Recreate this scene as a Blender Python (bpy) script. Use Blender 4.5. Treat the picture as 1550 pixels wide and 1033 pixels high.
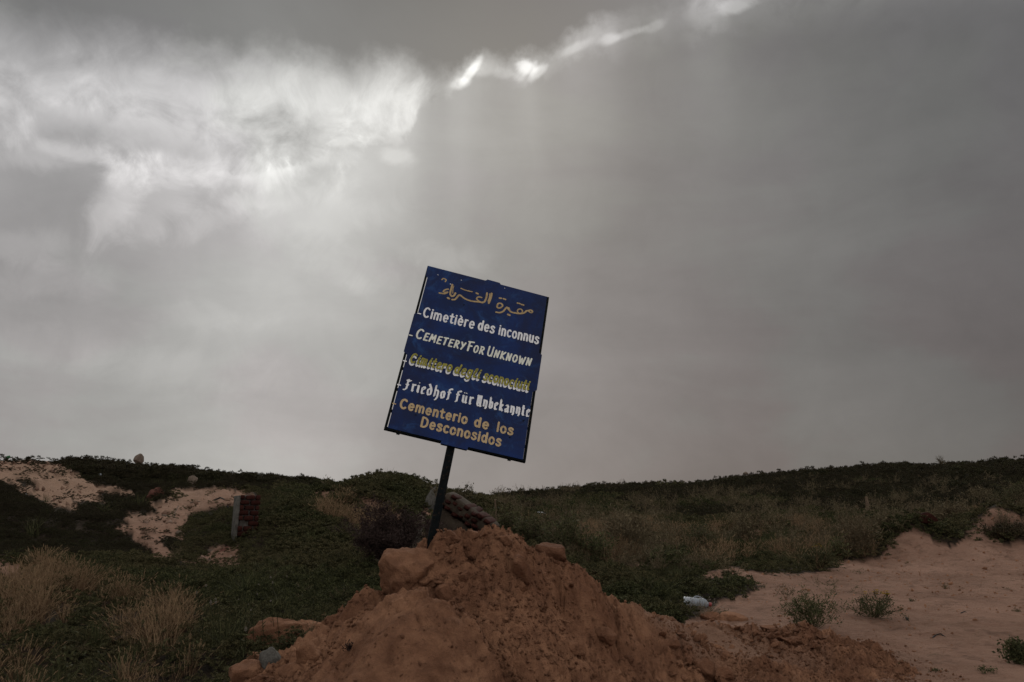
import bpy, math, random
import numpy as np
from mathutils import Vector, Matrix

for o in list(bpy.data.objects): bpy.data.objects.remove(o)
scene = bpy.context.scene
COL = scene.collection
rad = math.radians

# ---------------------------------------------------------------- camera
CAM_Z = 1.2
FPX = 1205.0
PITCH = math.atan((790 - 516.5) / FPX)
cam_d = bpy.data.cameras.new('camera')
cam = bpy.data.objects.new('camera', cam_d); COL.objects.link(cam)
cam_d.sensor_width = 36.0
cam_d.lens = 36.0 * FPX / 1550.0
cam_d.clip_start = 0.05; cam_d.clip_end = 3000
cam.location = (0, 0, CAM_Z)
cam.rotation_euler = (math.pi / 2 + PITCH, 0, 0)
scene.camera = cam

# ---------------------------------------------------------------- exposure
vs = scene.view_settings
scene.display_settings.display_device = 'sRGB'
vs.view_transform = 'Standard'; vs.look = 'None'; vs.exposure = 0.0; vs.gamma = 1.0; vs.use_curve_mapping = False
scene.cycles.use_denoising = True
scene.cycles.max_bounces = 6
scene.cycles.transparent_max_bounces = 8

# ---------------------------------------------------------------- pixel <-> direction
def pix_dir(px, py):
    a = (px - 775.0) / FPX; b = -(py - 516.5) / FPX
    return a, math.cos(PITCH) - b * math.sin(PITCH), math.sin(PITCH) + b * math.cos(PITCH)
def at(px, py, Y):
    a, y, z = pix_dir(px, py); s = Y / y
    return Vector((a * s, Y, CAM_Z + z * s))
def project(x, y, z):
    fy = y * math.cos(PITCH) + (z - CAM_Z) * math.sin(PITCH)
    up = -y * math.sin(PITCH) + (z - CAM_Z) * math.cos(PITCH)
    fy = np.maximum(fy, 0.05)
    return 775 + FPX * x / fy, 516.5 - FPX * up / fy
def az_el(px, py):
    x, y, z = pix_dir(px, py); L = math.sqrt(x * x + y * y + z * z)
    return math.atan2(x, y), math.asin(z / L)

# ---------------------------------------------------------------- sky (clouds as node noise over a Nishita sky)
SUN_AZ, SUN_EL = az_el(800, 110)
world = bpy.data.worlds.new('World'); scene.world = world; world.use_nodes = True
nt = world.node_tree; nt.nodes.clear()
class NG:
    def __init__(s, nt): s.nt = nt
    def n(s, t, **k):
        nd = s.nt.nodes.new(t)
        for a, b in k.items(): setattr(nd, a, b)
        return nd
    def put(s, sock, v):
        if isinstance(v, (int, float)): sock.default_value = v
        elif isinstance(v, (tuple, list)): sock.default_value = v
        else: s.nt.links.new(v, sock)
    def m(s, op, a, b=0.0, c=0.0, clamp=False):
        nd = s.n('ShaderNodeMath', operation=op); nd.use_clamp = clamp
        s.put(nd.inputs[0], a); s.put(nd.inputs[1], b); s.put(nd.inputs[2], c)
        return nd.outputs[0]
    def add(s, a, b): return s.m('ADD', a, b)
    def sub(s, a, b): return s.m('SUBTRACT', a, b)
    def mul(s, a, b): return s.m('MULTIPLY', a, b)
    def ss(s, v, lo, hi, o0=0.0, o1=1.0):
        nd = s.n('ShaderNodeMapRange', interpolation_type='SMOOTHSTEP')
        s.put(nd.inputs[0], v); s.put(nd.inputs[1], lo); s.put(nd.inputs[2], hi); s.put(nd.inputs[3], o0); s.put(nd.inputs[4], o1)
        return nd.outputs[0]
    def mix(s, f, a, b):      # float mix
        return s.add(a, s.mul(f, s.sub(b, a)))
    def mixc(s, f, a, b, blend='MIX'):
        nd = s.n('ShaderNodeMix', data_type='RGBA', blend_type=blend)
        s.put(nd.inputs[0], f)
        for k, v in ((6, a), (7, b)):
            if isinstance(v, tuple) and len(v) == 3: v = v + (1.0,)
            s.put(nd.inputs[k], v)
        return nd.outputs[2]
    def noise(s, vec, scale, detail=5, rough=0.5, dist=0.0, out=0):
        nd = s.n('ShaderNodeTexNoise'); nd.inputs['Scale'].default_value = scale
        nd.inputs['Detail'].default_value = detail; nd.inputs['Roughness'].default_value = rough
        nd.inputs['Distortion'].default_value = dist
        if vec is not None: s.put(nd.inputs['Vector'], vec)
        return nd.outputs[out]
    def curve(s, v, pts, lo, hi):  # pts: (x in [lo,hi], y in 0..1)
        mr = s.n('ShaderNodeMapRange'); s.put(mr.inputs[0], v); mr.inputs[1].default_value = lo; mr.inputs[2].default_value = hi; mr.clamp = True
        nd = s.n('ShaderNodeFloatCurve'); c = nd.mapping.curves[0]; nd.mapping.extend = 'HORIZONTAL'; nd.mapping.use_clip = True
        P = [((x - lo) / (hi - lo), y) for x, y in pts]
        c.points[0].location = P[0]; c.points[1].location = P[-1]
        for p in P[1:-1]: c.points.new(*p)
        nd.mapping.update(); s.put(nd.inputs[1], mr.outputs[0])
        return nd.outputs[0]
W = NG(nt)
tc = W.n('ShaderNodeTexCoord'); D = tc.outputs['Generated']
sx = W.n('ShaderNodeSeparateXYZ'); nt.links.new(D, sx.inputs[0])
az = W.m('ARCTAN2', sx.outputs[0], sx.outputs[1]); el = W.m('ARCSINE', sx.outputs[2])
AL, AH = -0.85, 0.85
def elcurve(pts):
    q = []
    for px, py in pts:
        a, e = az_el(px, py); q.append((a, e))
    q.sort(); return W.curve(az, q, AL, AH)
def azcurve(pts):
    return W.curve(az, [(math.atan((px - 775) / FPX), v) for px, v in pts], AL, AH)
n_soft = W.sub(W.noise(D, 4.0, 4, 0.5), 0.5)
n_mid = W.sub(W.noise(D, 11.0, 6, 0.55), 0.5)
n_fine = W.sub(W.noise(D, 30.0, 6, 0.6), 0.5)
mp = W.n('ShaderNodeMapping'); mp.inputs['Scale'].default_value = (1, 1, 2.2); nt.links.new(D, mp.inputs[0])
n_bil = W.m('ABSOLUTE', W.sub(W.noise(D, 9.0, 7, 0.55, 0.4), 0.5))
n_bil2 = W.sub(W.noise(D, 16.0, 8, 0.62, 0.8), 0.5)
mp2 = W.n('ShaderNodeMapping'); mp2.inputs['Scale'].default_value = (1.0, 1.0, 2.6); mp2.inputs['Rotation'].default_value = (0, rad(28), 0); nt.links.new(D, mp2.inputs[0])
n_drift = W.sub(W.noise(mp2.outputs[0], 2.6, 7, 0.56, 0.5), 0.5)
n_flat = W.sub(W.noise(mp.outputs[0], 3.2, 5, 0.5), 0.5)
Ue = elcurve([(0,92),(100,112),(200,122),(300,130),(400,122),(480,128),(530,142),(570,128),(620,118),(645,126),(680,118),(700,100),(730,88),(770,100),(800,86),(830,90),(860,68),(900,46),(950,36),(1000,22),(1060,0),(1150,-15),(1300,-50),(1550,-80)])
Be = elcurve([(0,200),(50,182),(100,160),(160,172),(250,186),(290,206),(335,236),(400,250),(440,240),(495,226),(508,208),(526,204),(545,220),(575,208),(612,206),(628,190),(640,152),(680,141),(700,128),(716,113),(730,106),(760,110),(790,120),(815,117),(838,98),(862,80),(900,64),(950,52),(1000,38),(1050,20),(1100,12),(1200,0),(1550,-40)])
gap = azcurve([(0,.50),(60,.62),(160,.66),(300,.70),(450,.72),(560,.74),(600,.68),(630,.50),(655,.34),(680,.5),(712,.50),(735,.38),(765,.38),(799,.44),(825,.36),(850,.36),(880,.44),(930,.42),(980,.28),(1050,.26),(1110,.44),(1160,.26),(1550,.18)])
Lu = azcurve([(0,.180),(150,.19),(350,.205),(500,.180),(700,.155),(850,.155),(1000,.185),(1200,.18),(1550,.165)])
Lb = azcurve([(0,.33),(150,.34),(300,.40),(450,.42),(600,.345),(700,.290),(850,.245),(950,.208),(1100,.178),(1300,.155),(1550,.130)])
dU = W.add(W.sub(el, Ue), W.add(W.mul(n_mid, .035), W.mul(n_fine, .02)))
dB = W.add(W.sub(Be, el), W.add(W.mul(n_mid, .045), W.mul(n_fine, .05)))
gapL = W.mul(gap, W.add(.97, W.add(W.mul(n_mid, .65), W.add(W.mul(n_bil2, 1.05), W.mul(n_fine, .5)))))
up_l = W.mul(Lu, W.add(1.0, W.add(W.mul(n_drift, .5), W.mul(W.ss(dU, .03, .16, 0.0, -.10), 1.0))))
glow = W.m('POWER', 2.718, W.mul(W.m('MAXIMUM', dB, 0.0), -14.0))
low_l = W.mul(Lb, W.add(.98, W.add(W.mul(n_flat, .30), W.add(W.mul(n_drift, .60), W.add(W.mul(n_mid, .22), W.mul(n_bil2, .16))))))
low_l = W.add(low_l, W.mul(glow, W.mul(W.m('MAXIMUM', W.sub(gap, .25), 0.0), .28)))
def gauss(px, py, sxp, syp, rot=0.0):
    a, e = az_el(px, py)
    da = W.mul(W.sub(az, a), math.cos(e)); de = W.sub(el, e)
    c, s_ = math.cos(rad(rot)), math.sin(rad(rot))
    u = W.add(W.mul(da, c), W.mul(de, s_)); v = W.sub(W.mul(de, c), W.mul(da, s_))
    u = W.mul(u, FPX / sxp); v = W.mul(v, FPX / syp)
    return W.m('POWER', 2.718, W.mul(W.add(W.mul(u, u), W.mul(v, v)), -0.5))
# breaks and thick spots in the clouds, frayed by the noise
def frayed(g, k, lo=.22, hi=1.0):
    return W.mul(W.mul(W.ss(W.add(g, W.add(W.mul(n_mid, 1.3), W.mul(n_bil2, 1.3))), lo, hi), W.ss(g, .03, .35)), k)
for (px, py, a_, b_, r_, k) in [(345,262,105,20,8,.20),(175,305,22,48,-18,.15),(440,240,70,16,8,.20),(110,232,42,9,0,.10),
                                (8,190,20,26,0,.30),(70,235,60,18,12,.12),(250,300,60,34,40,.10),(400,300,80,16,14,.08),(30,140,60,14,0,.12),(250,205,60,26,20,.10),(470,330,90,26,12,.06),(330,330,60,18,30,.08),(90,430,70,24,0,.045),(680,390,50,18,0,.05),(60,520,60,26,0,.03),(330,560,120,30,0,.03),(600,235,20,12,0,.12),(300,480,80,18,0,.035),(45,375,40,20,10,.05),(550,410,60,25,0,.05),
                                (545,435,18,14,0,.05)]:
    low_l = W.add(low_l, frayed(gauss(px, py, a_, b_, r_), k))
low_l = W.sub(low_l, W.mul(gauss(60, 300, 80, 70, 0), .05))
low_l = W.sub(low_l, W.mul(gauss(150, 200, 80, 22, 0), .03))
gapL = W.sub(gapL, W.mul(gauss(420, 195, 70, 22, 0), .16))
bsoft = azcurve([(-200,.055),(200,.034),(300,.016),(480,.010),(640,.012),(800,.010),(1000,.03),(1550,.05)])
soft = azcurve([(-200,.075),(300,.062),(600,.040),(660,.026),(900,.020),(1550,.020)])
m_u = W.ss(W.add(dU, W.mul(n_fine, .03)), W.mul(soft, -.45), soft); m_b = W.ss(W.add(dB, W.mul(n_bil2, .045)), W.mul(bsoft, -.35), bsoft)
rim = W.mul(W.m('POWER', 2.718, W.mul(W.mul(W.add(dB, .003), W.add(dB, .003)), -30000.0)), W.ss(n_bil2, -.02, .12))
L = W.mix(m_b, W.mix(m_u, gapL, up_l), low_l)
L = W.add(L, W.mul(rim, W.mul(W.sub(1.0, m_u), W.mul(W.m('MAXIMUM', W.sub(gap, .35), 0.0), .22))))
for (px, py, a_, b_, r_, k) in [(797,102,9,7,0,.55),(813,110,10,4,35,.24),(786,117,7,5,0,.16),(765,112,9,5,0,.10),(714,108,13,3.5,52,.42),(698,127,8,4,20,.22),(730,104,12,7,0,.12),(868,74,16,4,22,.12),(925,60,10,5,10,.18),(950,52,16,4,15,.12),(985,42,12,4,15,.08),(1112,9,16,6,5,.18),(590,160,34,20,30,.08),(520,214,14,5,20,.16),(360,252,60,12,5,.12)]:
    L = W.add(L, frayed(gauss(px, py, a_ * 1.25, b_ * 1.25, r_), k, .12, .85))
# shafts of light below the breaks
def shaft(px0, py0, px1, py1, w0, k):
    a0, e0 = az_el(px0, py0); a1, e1 = az_el(px1, py1)
    t = W.m('DIVIDE', W.sub(e0, el), e0 - e1)
    ac = W.add(a0, W.mul(t, a1 - a0)); wd = W.mul(W.add(1.0, W.mul(t, .9)), w0 / FPX)
    q = W.m('DIVIDE', W.sub(az, ac), wd)
    g = W.m('POWER', 2.718, W.mul(W.mul(q, q), -0.5))
    return W.mul(W.mul(g, W.ss(t, -.02, .12)), W.mul(W.ss(t, .35, 1.25, 1.0, 0.0), k))
for sarg in [(704,125,688,440,9,.020),(720,120,735,330,24,.008),(805,120,820,400,10,.015),(790,115,785,330,28,.008),(560,215,350,560,20,.045),(600,215,450,560,22,.034),(520,240,260,560,28,.034),(650,160,600,480,34,.016),(880,85,930,330,24,.010)]:
    L = W.add(L, shaft(*sarg))
# beyond the frame: the same overcast, brighter overhead and behind
far_az = W.ss(W.m('ABSOLUTE', az), .66, 1.5)
far_el = W.ss(el, .62, 1.15)
wide = W.m('MAXIMUM', far_az, far_el)
L_wide = W.mul(.70, W.add(1.0, W.mul(n_flat, .5)))
L = W.m('MAXIMUM', W.mix(wide, L, L_wide), .08)
right = W.ss(az, -.25, .45)
low = W.ss(el, .55, .05)
tint_lo = W.mixc(right, (1.0, .945, .925), (1.0, .875, .85))
tint = W.mixc(low, (1.0, .985, .985), tint_lo)
spot = W.ss(W.add(n_soft, n_drift), -.05, .12)
tint = W.mixc(W.mul(spot, .55), tint, (.985, 1.0, .95))
cmb = W.n('ShaderNodeCombineXYZ'); [W.put(cmb.inputs[k], L) for k in range(3)]
cloud = W.mixc(1.0, cmb.outputs[0], tint, 'MULTIPLY')
sky = W.n('ShaderNodeTexSky', sky_type='NISHITA'); sky.sun_disc = False
sky.sun_elevation = SUN_EL; sky.sun_rotation = SUN_AZ; sky.dust_density = 3.0
thin = W.mixc(0.025, cloud, W.mixc(1.0, sky.outputs[0], (.08, .08, .08), 'MULTIPLY'))
bg = W.n('ShaderNodeBackground'); nt.links.new(thin, bg.inputs[0]); bg.inputs[1].default_value = 1.0
wo = W.n('ShaderNodeOutputWorld'); nt.links.new(bg.outputs[0], wo.inputs[0])
world.cycles.sampling_method = 'MANUAL'; world.cycles.sample_map_resolution = 1024

sun_d = bpy.data.lights.new('sun', 'SUN'); sun_d.energy = 1.0; sun_d.angle = rad(11); sun_d.color = (1.0, .96, .90)
sun = bpy.data.objects.new('sun', sun_d); COL.objects.link(sun)
sdir = Vector((math.sin(SUN_AZ) * math.cos(SUN_EL), math.cos(SUN_AZ) * math.cos(SUN_EL), math.sin(SUN_EL)))
sun.rotation_euler = sdir.to_track_quat('Z', 'Y').to_euler(); sun.location = (0, 30, 40)

# ---------------------------------------------------------------- numpy noise
def _hash(ix, iy, seed):
    h = (ix.astype(np.int64) * 374761393 + iy.astype(np.int64) * 668265263 + seed * 982451653) & 0xffffffff
    h = ((h ^ (h >> 13)) * 1274126177) & 0xffffffff
    h = ((h ^ (h >> 16)) * 2246822519) & 0xffffffff
    return ((h ^ (h >> 15)) & 0xffffff) / float(0xffffff)
def vnoise(x, y, seed=0):
    ix = np.floor(x); iy = np.floor(y); fx = x - ix; fy = y - iy
    fx = fx * fx * fx * (fx * (fx * 6 - 15) + 10); fy = fy * fy * fy * (fy * (fy * 6 - 15) + 10)
    a = _hash(ix, iy, seed); b = _hash(ix + 1, iy, seed); c = _hash(ix, iy + 1, seed); d = _hash(ix + 1, iy + 1, seed)
    return (a + (b - a) * fx + (c - a) * fy + (a - b - c + d) * fx * fy) * 2 - 1
def fbm(x, y, seed=0, octs=4, gain=.5, ridged=False):
    s = 0; a = 1; t = 0
    for k in range(octs):
        c, q = math.cos(k * 1.3), math.sin(k * 1.3)
        n = vnoise(x * c - y * q + k * 17.3, x * q + y * c - k * 9.1, seed + k * 7)
        if ridged: n = 1 - 2 * np.abs(n)
        s = s + a * n; t += a; a *= gain; x = x * 2.03; y = y * 2.03
    return s / t
def worley(x, y, seed=0, off=False):
    """distance to nearest jittered point, that cell's random number and, if asked, the offset from it"""
    ix = np.floor(x); iy = np.floor(y)
    best = np.full(x.shape, 9.0); rid = np.zeros(x.shape); ox = np.zeros(x.shape); oy = np.zeros(x.shape)
    for dx in (-1, 0, 1):
        for dy in (-1, 0, 1):
            cx = ix + dx; cy = iy + dy
            qx = cx + _hash(cx, cy, seed); qy = cy + _hash(cx, cy, seed + 5)
            d = np.hypot(x - qx, y - qy); m = d < best
            best = np.where(m, d, best); rid = np.where(m, _hash(cx, cy, seed + 11), rid); ox = np.where(m, x - qx, ox); oy = np.where(m, y - qy, oy)
    return (best, rid, ox, oy) if off else (best, rid)
def sstep(v, a, b):
    t = np.clip((v - a) / (b - a), 0, 1); return t * t * (3 - 2 * t)
class TPS:
    def __init__(s, P, z, reg=1e-4):
        s.P = np.asarray(P, float); n = len(s.P)
        K = s._k(np.linalg.norm(s.P[:, None] - s.P[None], axis=2)) + np.eye(n) * reg
        Q = np.hstack([np.ones((n, 1)), s.P])
        A = np.block([[K, Q], [Q.T, np.zeros((3, 3))]])
        w = np.linalg.solve(A, np.append(np.asarray(z, float), [0, 0, 0])); s.w = w[:n]; s.a = w[n:]
    def _k(s, r): return np.where(r > 1e-9, r * r * np.log(np.maximum(r, 1e-9)), 0)
    def __call__(s, x, y):
        out = s.a[0] + s.a[1] * x + s.a[2] * y
        for (px, py), w in zip(s.P, s.w): out = out + w * s._k(np.hypot(x - px, y - py))
        return out
def inpoly(px, py, poly):
    r = np.zeros(np.shape(px), bool); n = len(poly); j = n - 1
    for i in range(n):
        xi, yi = poly[i]; xj, yj = poly[j]
        if yi != yj:
            r ^= ((yi > py) != (yj > py)) & (px < (xj - xi) * (py - yi) / (yj - yi) + xi)
        j = i
    return r

# ---------------------------------------------------------------- objects
def link(o, parent=None):
    COL.objects.link(o)
    if parent is not None: o.parent = parent
    return o
def tag(o, label=None, cat=None, group=None, kind=None):
    if label: o['label'] = label
    if cat: o['category'] = cat
    if group: o['group'] = group
    if kind: o['kind'] = kind
    return o
def mesh_obj(name, V, F, mat, parent=None, smooth=False, attrs=None):
    me = bpy.data.meshes.new(name)
    V = np.asarray(V, np.float32); 
    if isinstance(F, np.ndarray):
        n = F.shape[1]; me.vertices.add(len(V)); me.vertices.foreach_set('co', V.ravel())
        me.loops.add(F.size); me.loops.foreach_set('vertex_index', F.ravel().astype(np.int32))
        me.polygons.add(len(F)); me.polygons.foreach_set('loop_start', np.arange(0, F.size, n, dtype=np.int32))
        me.update(calc_edges=True)
    else:
        me.from_pydata([tuple(map(float, v)) for v in V], [], F); me.update()
    if smooth: me.polygons.foreach_set('use_smooth', np.ones(len(me.polygons), bool))
    if attrs:
        for k, (dom, arr) in attrs.items():
            a = me.attributes.new(k, 'FLOAT', dom); a.data.foreach_set('value', np.asarray(arr, np.float32))
    mats = mat if isinstance(mat, (list, tuple)) else [mat]
    for m_ in mats: me.materials.append(m_)
    return link(bpy.data.objects.new(name, me), parent)
def empty(name, loc=(0, 0, 0), rot=(0, 0, 0)):
    o = bpy.data.objects.new(name, None); o.empty_display_size = .1; o.location = loc; o.rotation_euler = rot
    return link(o)

# ---------------------------------------------------------------- materials
def material(name, build, rough=.9, spec=.2):
    m = bpy.data.materials.new(name); m.use_nodes = True; t = m.node_tree; t.nodes.clear(); g = NG(t)
    p = g.n('ShaderNodeBsdfPrincipled'); p.inputs['Roughness'].default_value = rough; p.inputs['Specular IOR Level'].default_value = spec
    o = g.n('ShaderNodeOutputMaterial'); t.links.new(p.outputs[0], o.inputs[0])
    g.coord = g.n('ShaderNodeTexCoord'); g.geo = g.n('ShaderNodeNewGeometry'); g.info = g.n('ShaderNodeObjectInfo')
    build(g, p, t); return m
def bump(g, p, t, h, strength, dist):
    b = g.n('ShaderNodeBump'); b.inputs['Strength'].default_value = strength; b.inputs['Distance'].default_value = dist
    g.put(b.inputs['Height'], h); t.links.new(b.outputs[0], p.inputs['Normal'])
def attr(g, name):
    a = g.n('ShaderNodeAttribute'); a.attribute_name = name; return a.outputs['Fac']

SAND_A, SAND_B = (.300, .172, .120), (.190, .102, .068)
def b_ground(g, p, t):
    P = g.geo.outputs['Position']
    big = g.ss(g.noise(P, .55, 5, .6), .35, .65); fine = g.ss(g.noise(P, 9, 6, .65), .3, .7); grit = g.noise(P, 90, 3, .6)
    sand = g.mixc(big, SAND_A, SAND_B)
    sand = g.mixc(g.mul(fine, .35), sand, (.34, .22, .16)); sand = g.mixc(g.mul(g.ss(g.noise(P, 3.5, 7, .72), .50, .70), .65), sand, (.095, .052, .035))
    sand = g.mixc(g.mul(attr(g, 'pale'), .75), sand, (.32, .21, .145))
    soil = g.mixc(fine, (.016, .012, .008), (.040, .027, .017))  # soil under growth: dark litter, with plant shade darkened into the colour
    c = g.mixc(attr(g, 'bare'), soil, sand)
    c = g.mixc(g.ss(grit, .62, .72, 0, .5), c, (.07, .045, .03))
    t.links.new(c, p.inputs['Base Color'])
    mpn = g.n('ShaderNodeMapping'); mpn.inputs['Scale'].default_value = (1, 2.6, 1); t.links.new(P, mpn.inputs[0])
    h = g.add(g.mul(g.noise(mpn.outputs[0], 5.5, 8, .68), 1.0), g.mul(g.noise(P, 40, 5, .7), .35))
    bump(g, p, t, h, 1.0, .09)
M_ground = material('ground', b_ground, .97, .1)
EARTH = ((.425, .216, .122), (.250, .118, .066), (.115, .050, .030))
def b_earth(g, p, t, obj=False):
    P = g.geo.outputs['Position']
    n1 = g.ss(g.noise(P, 2.2, 6, .6), .35, .65); n2 = g.ss(g.noise(P, 14, 6, .65), .35, .7); n3 = g.noise(P, 70, 4, .7)
    c = g.mixc(n1, EARTH[0], EARTH[1]); c = g.mixc(g.mul(n2, .5), c, EARTH[2])
    c = g.mixc(g.ss(n3, .6, .75, 0, .5), c, (.46, .25, .155)); 
    if obj: c = g.mixc(g.mul(g.info.outputs['Random'], .45), c, (.11, .05, .03))
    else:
        c = g.mixc(g.ss(g.noise(P, 34, 6, .72), .60, .72, 0, .75), c, (.045, .022, .015))  # crevice shade coloured in as dark specks, along with damp crumbs
    t.links.new(c, p.inputs['Base Color'])
    h = g.add(g.mul(g.noise(P, 18, 8, .78, .4), 1.0), g.mul(g.noise(P, 95, 5, .7), .35))
    if not obj: c2 = g.mixc(g.mul(attr(g, 'sandy'), .85), c, (.28, .165, .112)); t.links.new(c2, p.inputs['Base Color'])
    bump(g, p, t, h, 1.0, .05 if not obj else .045)
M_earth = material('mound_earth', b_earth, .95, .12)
M_clod = material('clod_earth', lambda g, p, t: b_earth(g, p, t, True), .95, .12)
def simple(name, cols, scale=12, rough=.92, bmp=(.4, .01), spec=.06, metal=0.0, obj_var=0.0, coord='Object'):
    def b(g, p, t):
        P = g.coord.outputs[coord]
        c = g.mixc(g.ss(g.noise(P, scale, 6, .65), .35, .65), cols[0], cols[1])
        if len(cols) > 2: c = g.mixc(g.ss(g.noise(P, scale * 2.7, 5, .7), .55, .68), c, cols[2])
        if obj_var: c = g.mixc(g.mul(g.info.outputs['Random'], obj_var), c, tuple(.45 * v for v in cols[1]))
        t.links.new(c, p.inputs['Base Color']); p.inputs['Metallic'].default_value = metal
        if bmp: bump(g, p, t, g.noise(P, scale * 3, 6, .7), bmp[0], bmp[1])
    return material(name, b, rough, spec)
M_conc = simple('old_concrete', [(.115, .108, .095), (.065, .06, .052), (.15, .14, .12)], 9)
M_stone = simple('pale_stone', [(.17, .13, .10), (.10, .075, .058), (.21, .17, .14)], 7)
M_brick = simple('red_brick', [(.060, .017, .012), (.030, .010, .008), (.075, .055, .045)], 7, obj_var=.6)
M_mortar = simple('mortar', [(.105, .095, .085), (.06, .052, .045)], 14)
M_redearth = simple('reddish_stone', [(.13, .055, .040), (.085, .038, .03), (.14, .11, .09)], 7)
M_white = simple('white_plastic', [(.27, .29, .31), (.19, .21, .23)], 8, .4, (.3, .01), .5)
M_redcap = simple('red_plastic', [(.32, .02, .018), (.22, .02, .02)], 8, .4, None, .5)
M_black = simple('black_rubber', [(.015, .015, .017), (.03, .028, .026)], 8, .6)
M_green_bag = simple('green_plastic', [(.03, .10, .04), (.02, .06, .025)], 8, .5)
M_wood = simple('weathered_wood', [(.17, .12, .08), (.10, .07, .05)], 14)
M_steel = simple('dark_steel', [(.005, .007, .008), (.003, .004, .004), (.03, .018, .012)], 20, .7, (.2, .002), .05, 0.0)
def b_blue(g, p, t):
    P = g.coord.outputs['Object']
    n = g.ss(g.noise(P, 2.5, 6, .6), .3, .7); s = g.ss(g.noise(P, 40, 4, .7), .66, .78); s2 = g.ss(g.noise(P, 7, 8, .75, .6), .50, .68)
    c = g.mixc(n, (.006, .024, .115), (.006, .014, .055)); c = g.mixc(g.mul(s2, .75), c, (.022, .066, .19)); c = g.mixc(g.mul(g.ss(g.noise(P, 1.6, 9, .72, .8), .46, .62), .65), c, (.010, .012, .038)); c = g.mixc(g.mul(s, .6), c, (.03, .02, .02)); c = g.mixc(g.ss(g.noise(P, 5, 9, .8, 1.5), .60, .70, 0, .35), c, (.06, .075, .12))
    t.links.new(c, p.inputs['Base Color']); g.put(p.inputs['Roughness'], g.mix(s2, .42, .65)); bump(g, p, t, g.noise(P, 60, 4, .6), .12, .002)
M_blue = material('blue_paint', b_blue, .45, .12)
def paint(name, c1, c2, r=.6):
    def b(g, p, t):
        P = g.coord.outputs['Object']
        c = g.mixc(g.ss(g.noise(P, 30, 5, .7), .40, .65), c1, c2); c = g.mixc(g.ss(g.noise(P, 55, 7, .8), .60, .68, 0, .75), c, (.02, .035, .12)); t.links.new(c, p.inputs['Base Color'])
    return material(name, b, r, .3)
M_pwhite = paint('white_lettering', (.80, .80, .80), (.62, .63, .66))
M_pcream = paint('cream_lettering', (.74, .75, .66), (.58, .58, .50))
M_pgold = paint('gold_lettering', (.42, .30, .145), (.30, .21, .10))
M_psand = paint('sand_lettering', (.50, .37, .20), (.38, .27, .14))
M_polive = paint('olive_lettering', (.30, .27, .035), (.20, .18, .03))
def leafmat(name, cols, rough=.7, trans=.15):
    def b(g, p, t):
        tint = attr(g, 'tint'); r = g.info.outputs['Random']
        c = g.mixc(tint, cols[0], cols[1]); c = g.mixc(g.mul(r, .5), c, cols[2])
        big = g.ss(g.noise(g.geo.outputs['Position'], .45, 4, .6), .4, .62)
        if len(cols) > 3: c = g.mixc(g.mul(g.mul(big, .85), g.ss(tint, .05, .6)), c, cols[3])
        t.links.new(c, p.inputs['Base Color'])
        tr = g.n('ShaderNodeBsdfTranslucent'); t.links.new(c, tr.inputs[0])
        mx = g.n('ShaderNodeMixShader'); mx.inputs[0].default_value = trans
        o = [n for n in t.nodes if n.type == 'OUTPUT_MATERIAL'][0]
        t.links.new(p.outputs[0], mx.inputs[1]); t.links.new(tr.outputs[0], mx.inputs[2]); t.links.new(mx.outputs[0], o.inputs[0])
    return material(name, b, rough, .05)
M_shrub = leafmat('shrub_leaves', [(.010, .015, .006), (.125, .125, .055), (.022, .022, .012), (.125, .100, .052)])
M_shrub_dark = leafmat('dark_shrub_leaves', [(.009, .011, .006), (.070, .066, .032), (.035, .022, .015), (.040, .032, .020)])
M_dry = leafmat('dry_grass', [(.07, .040, .022), (.42, .29, .17), (.11, .062, .038)], .7, .3)
M_green = leafmat('green_grass', [(.022, .028, .012), (.12, .12, .055), (.05, .042, .025)], .7, .25)
M_weed = leafmat('weed_stems', [(.085, .066, .038), (.18, .145, .085), (.09, .062, .042)], .8, .1)
M_purple = leafmat('dead_twigs', [(.034, .022, .020), (.060, .040, .034), (.035, .024, .022)], .9, .05)
M_yellow = leafmat('yellow_petals', [(.30, .19, .02), (.38, .25, .03), (.25, .15, .02)], .7, .2)
M_fluff = leafmat('seed_fluff', [(.20, .17, .14), (.30, .27, .23), (.18, .15, .12)], .9, .3)

# ---------------------------------------------------------------- what grows where (outlines on the ground as seen)
BARE = [
 [(-60,690),(0,692),(58,694),(95,701),(128,726),(160,735),(200,742),(212,752),(236,760),(262,744),(300,739),(350,738),(384,748),(388,756),(350,762),(346,800),(300,776),(284,800),(278,822),(286,846),(292,852),(262,848),(232,846),(210,820),(165,792),(150,782),(118,774),(80,764),(36,745),(0,727),(-60,720)],
 [(288,852),(305,842),(330,826),(362,828),(372,848),(345,864),(318,856)],
 [(530,750),(572,758),(614,790),(602,800),(580,784),(548,768)],
 [(472,745),(510,746),(508,756),(480,754)],
 [(1700,785),(1550,782),(1512,768),(1490,778),(1440,828),(1415,820),(1392,806),(1368,804),(1350,818),(1330,845),(1272,850),(1242,868),(1200,872),(1148,866),(1104,858),(1068,868),(1066,874),(1120,876),(1160,888),(1120,902),(1088,914),(1052,934),(1000,960),(880,1040),(1700,1040)],
 [(980,818),(1012,816),(1028,824),(1000,828)], [(1128,802),(1160,800),(1172,810),(1140,812)],
 [(-60,845),(20,852),(62,872),(50,884),(-60,872)], [(940,855),(985,852),(990,860),(950,866)],
 [(640,770),(660,772),(660,815),(640,815)],
]
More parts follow.
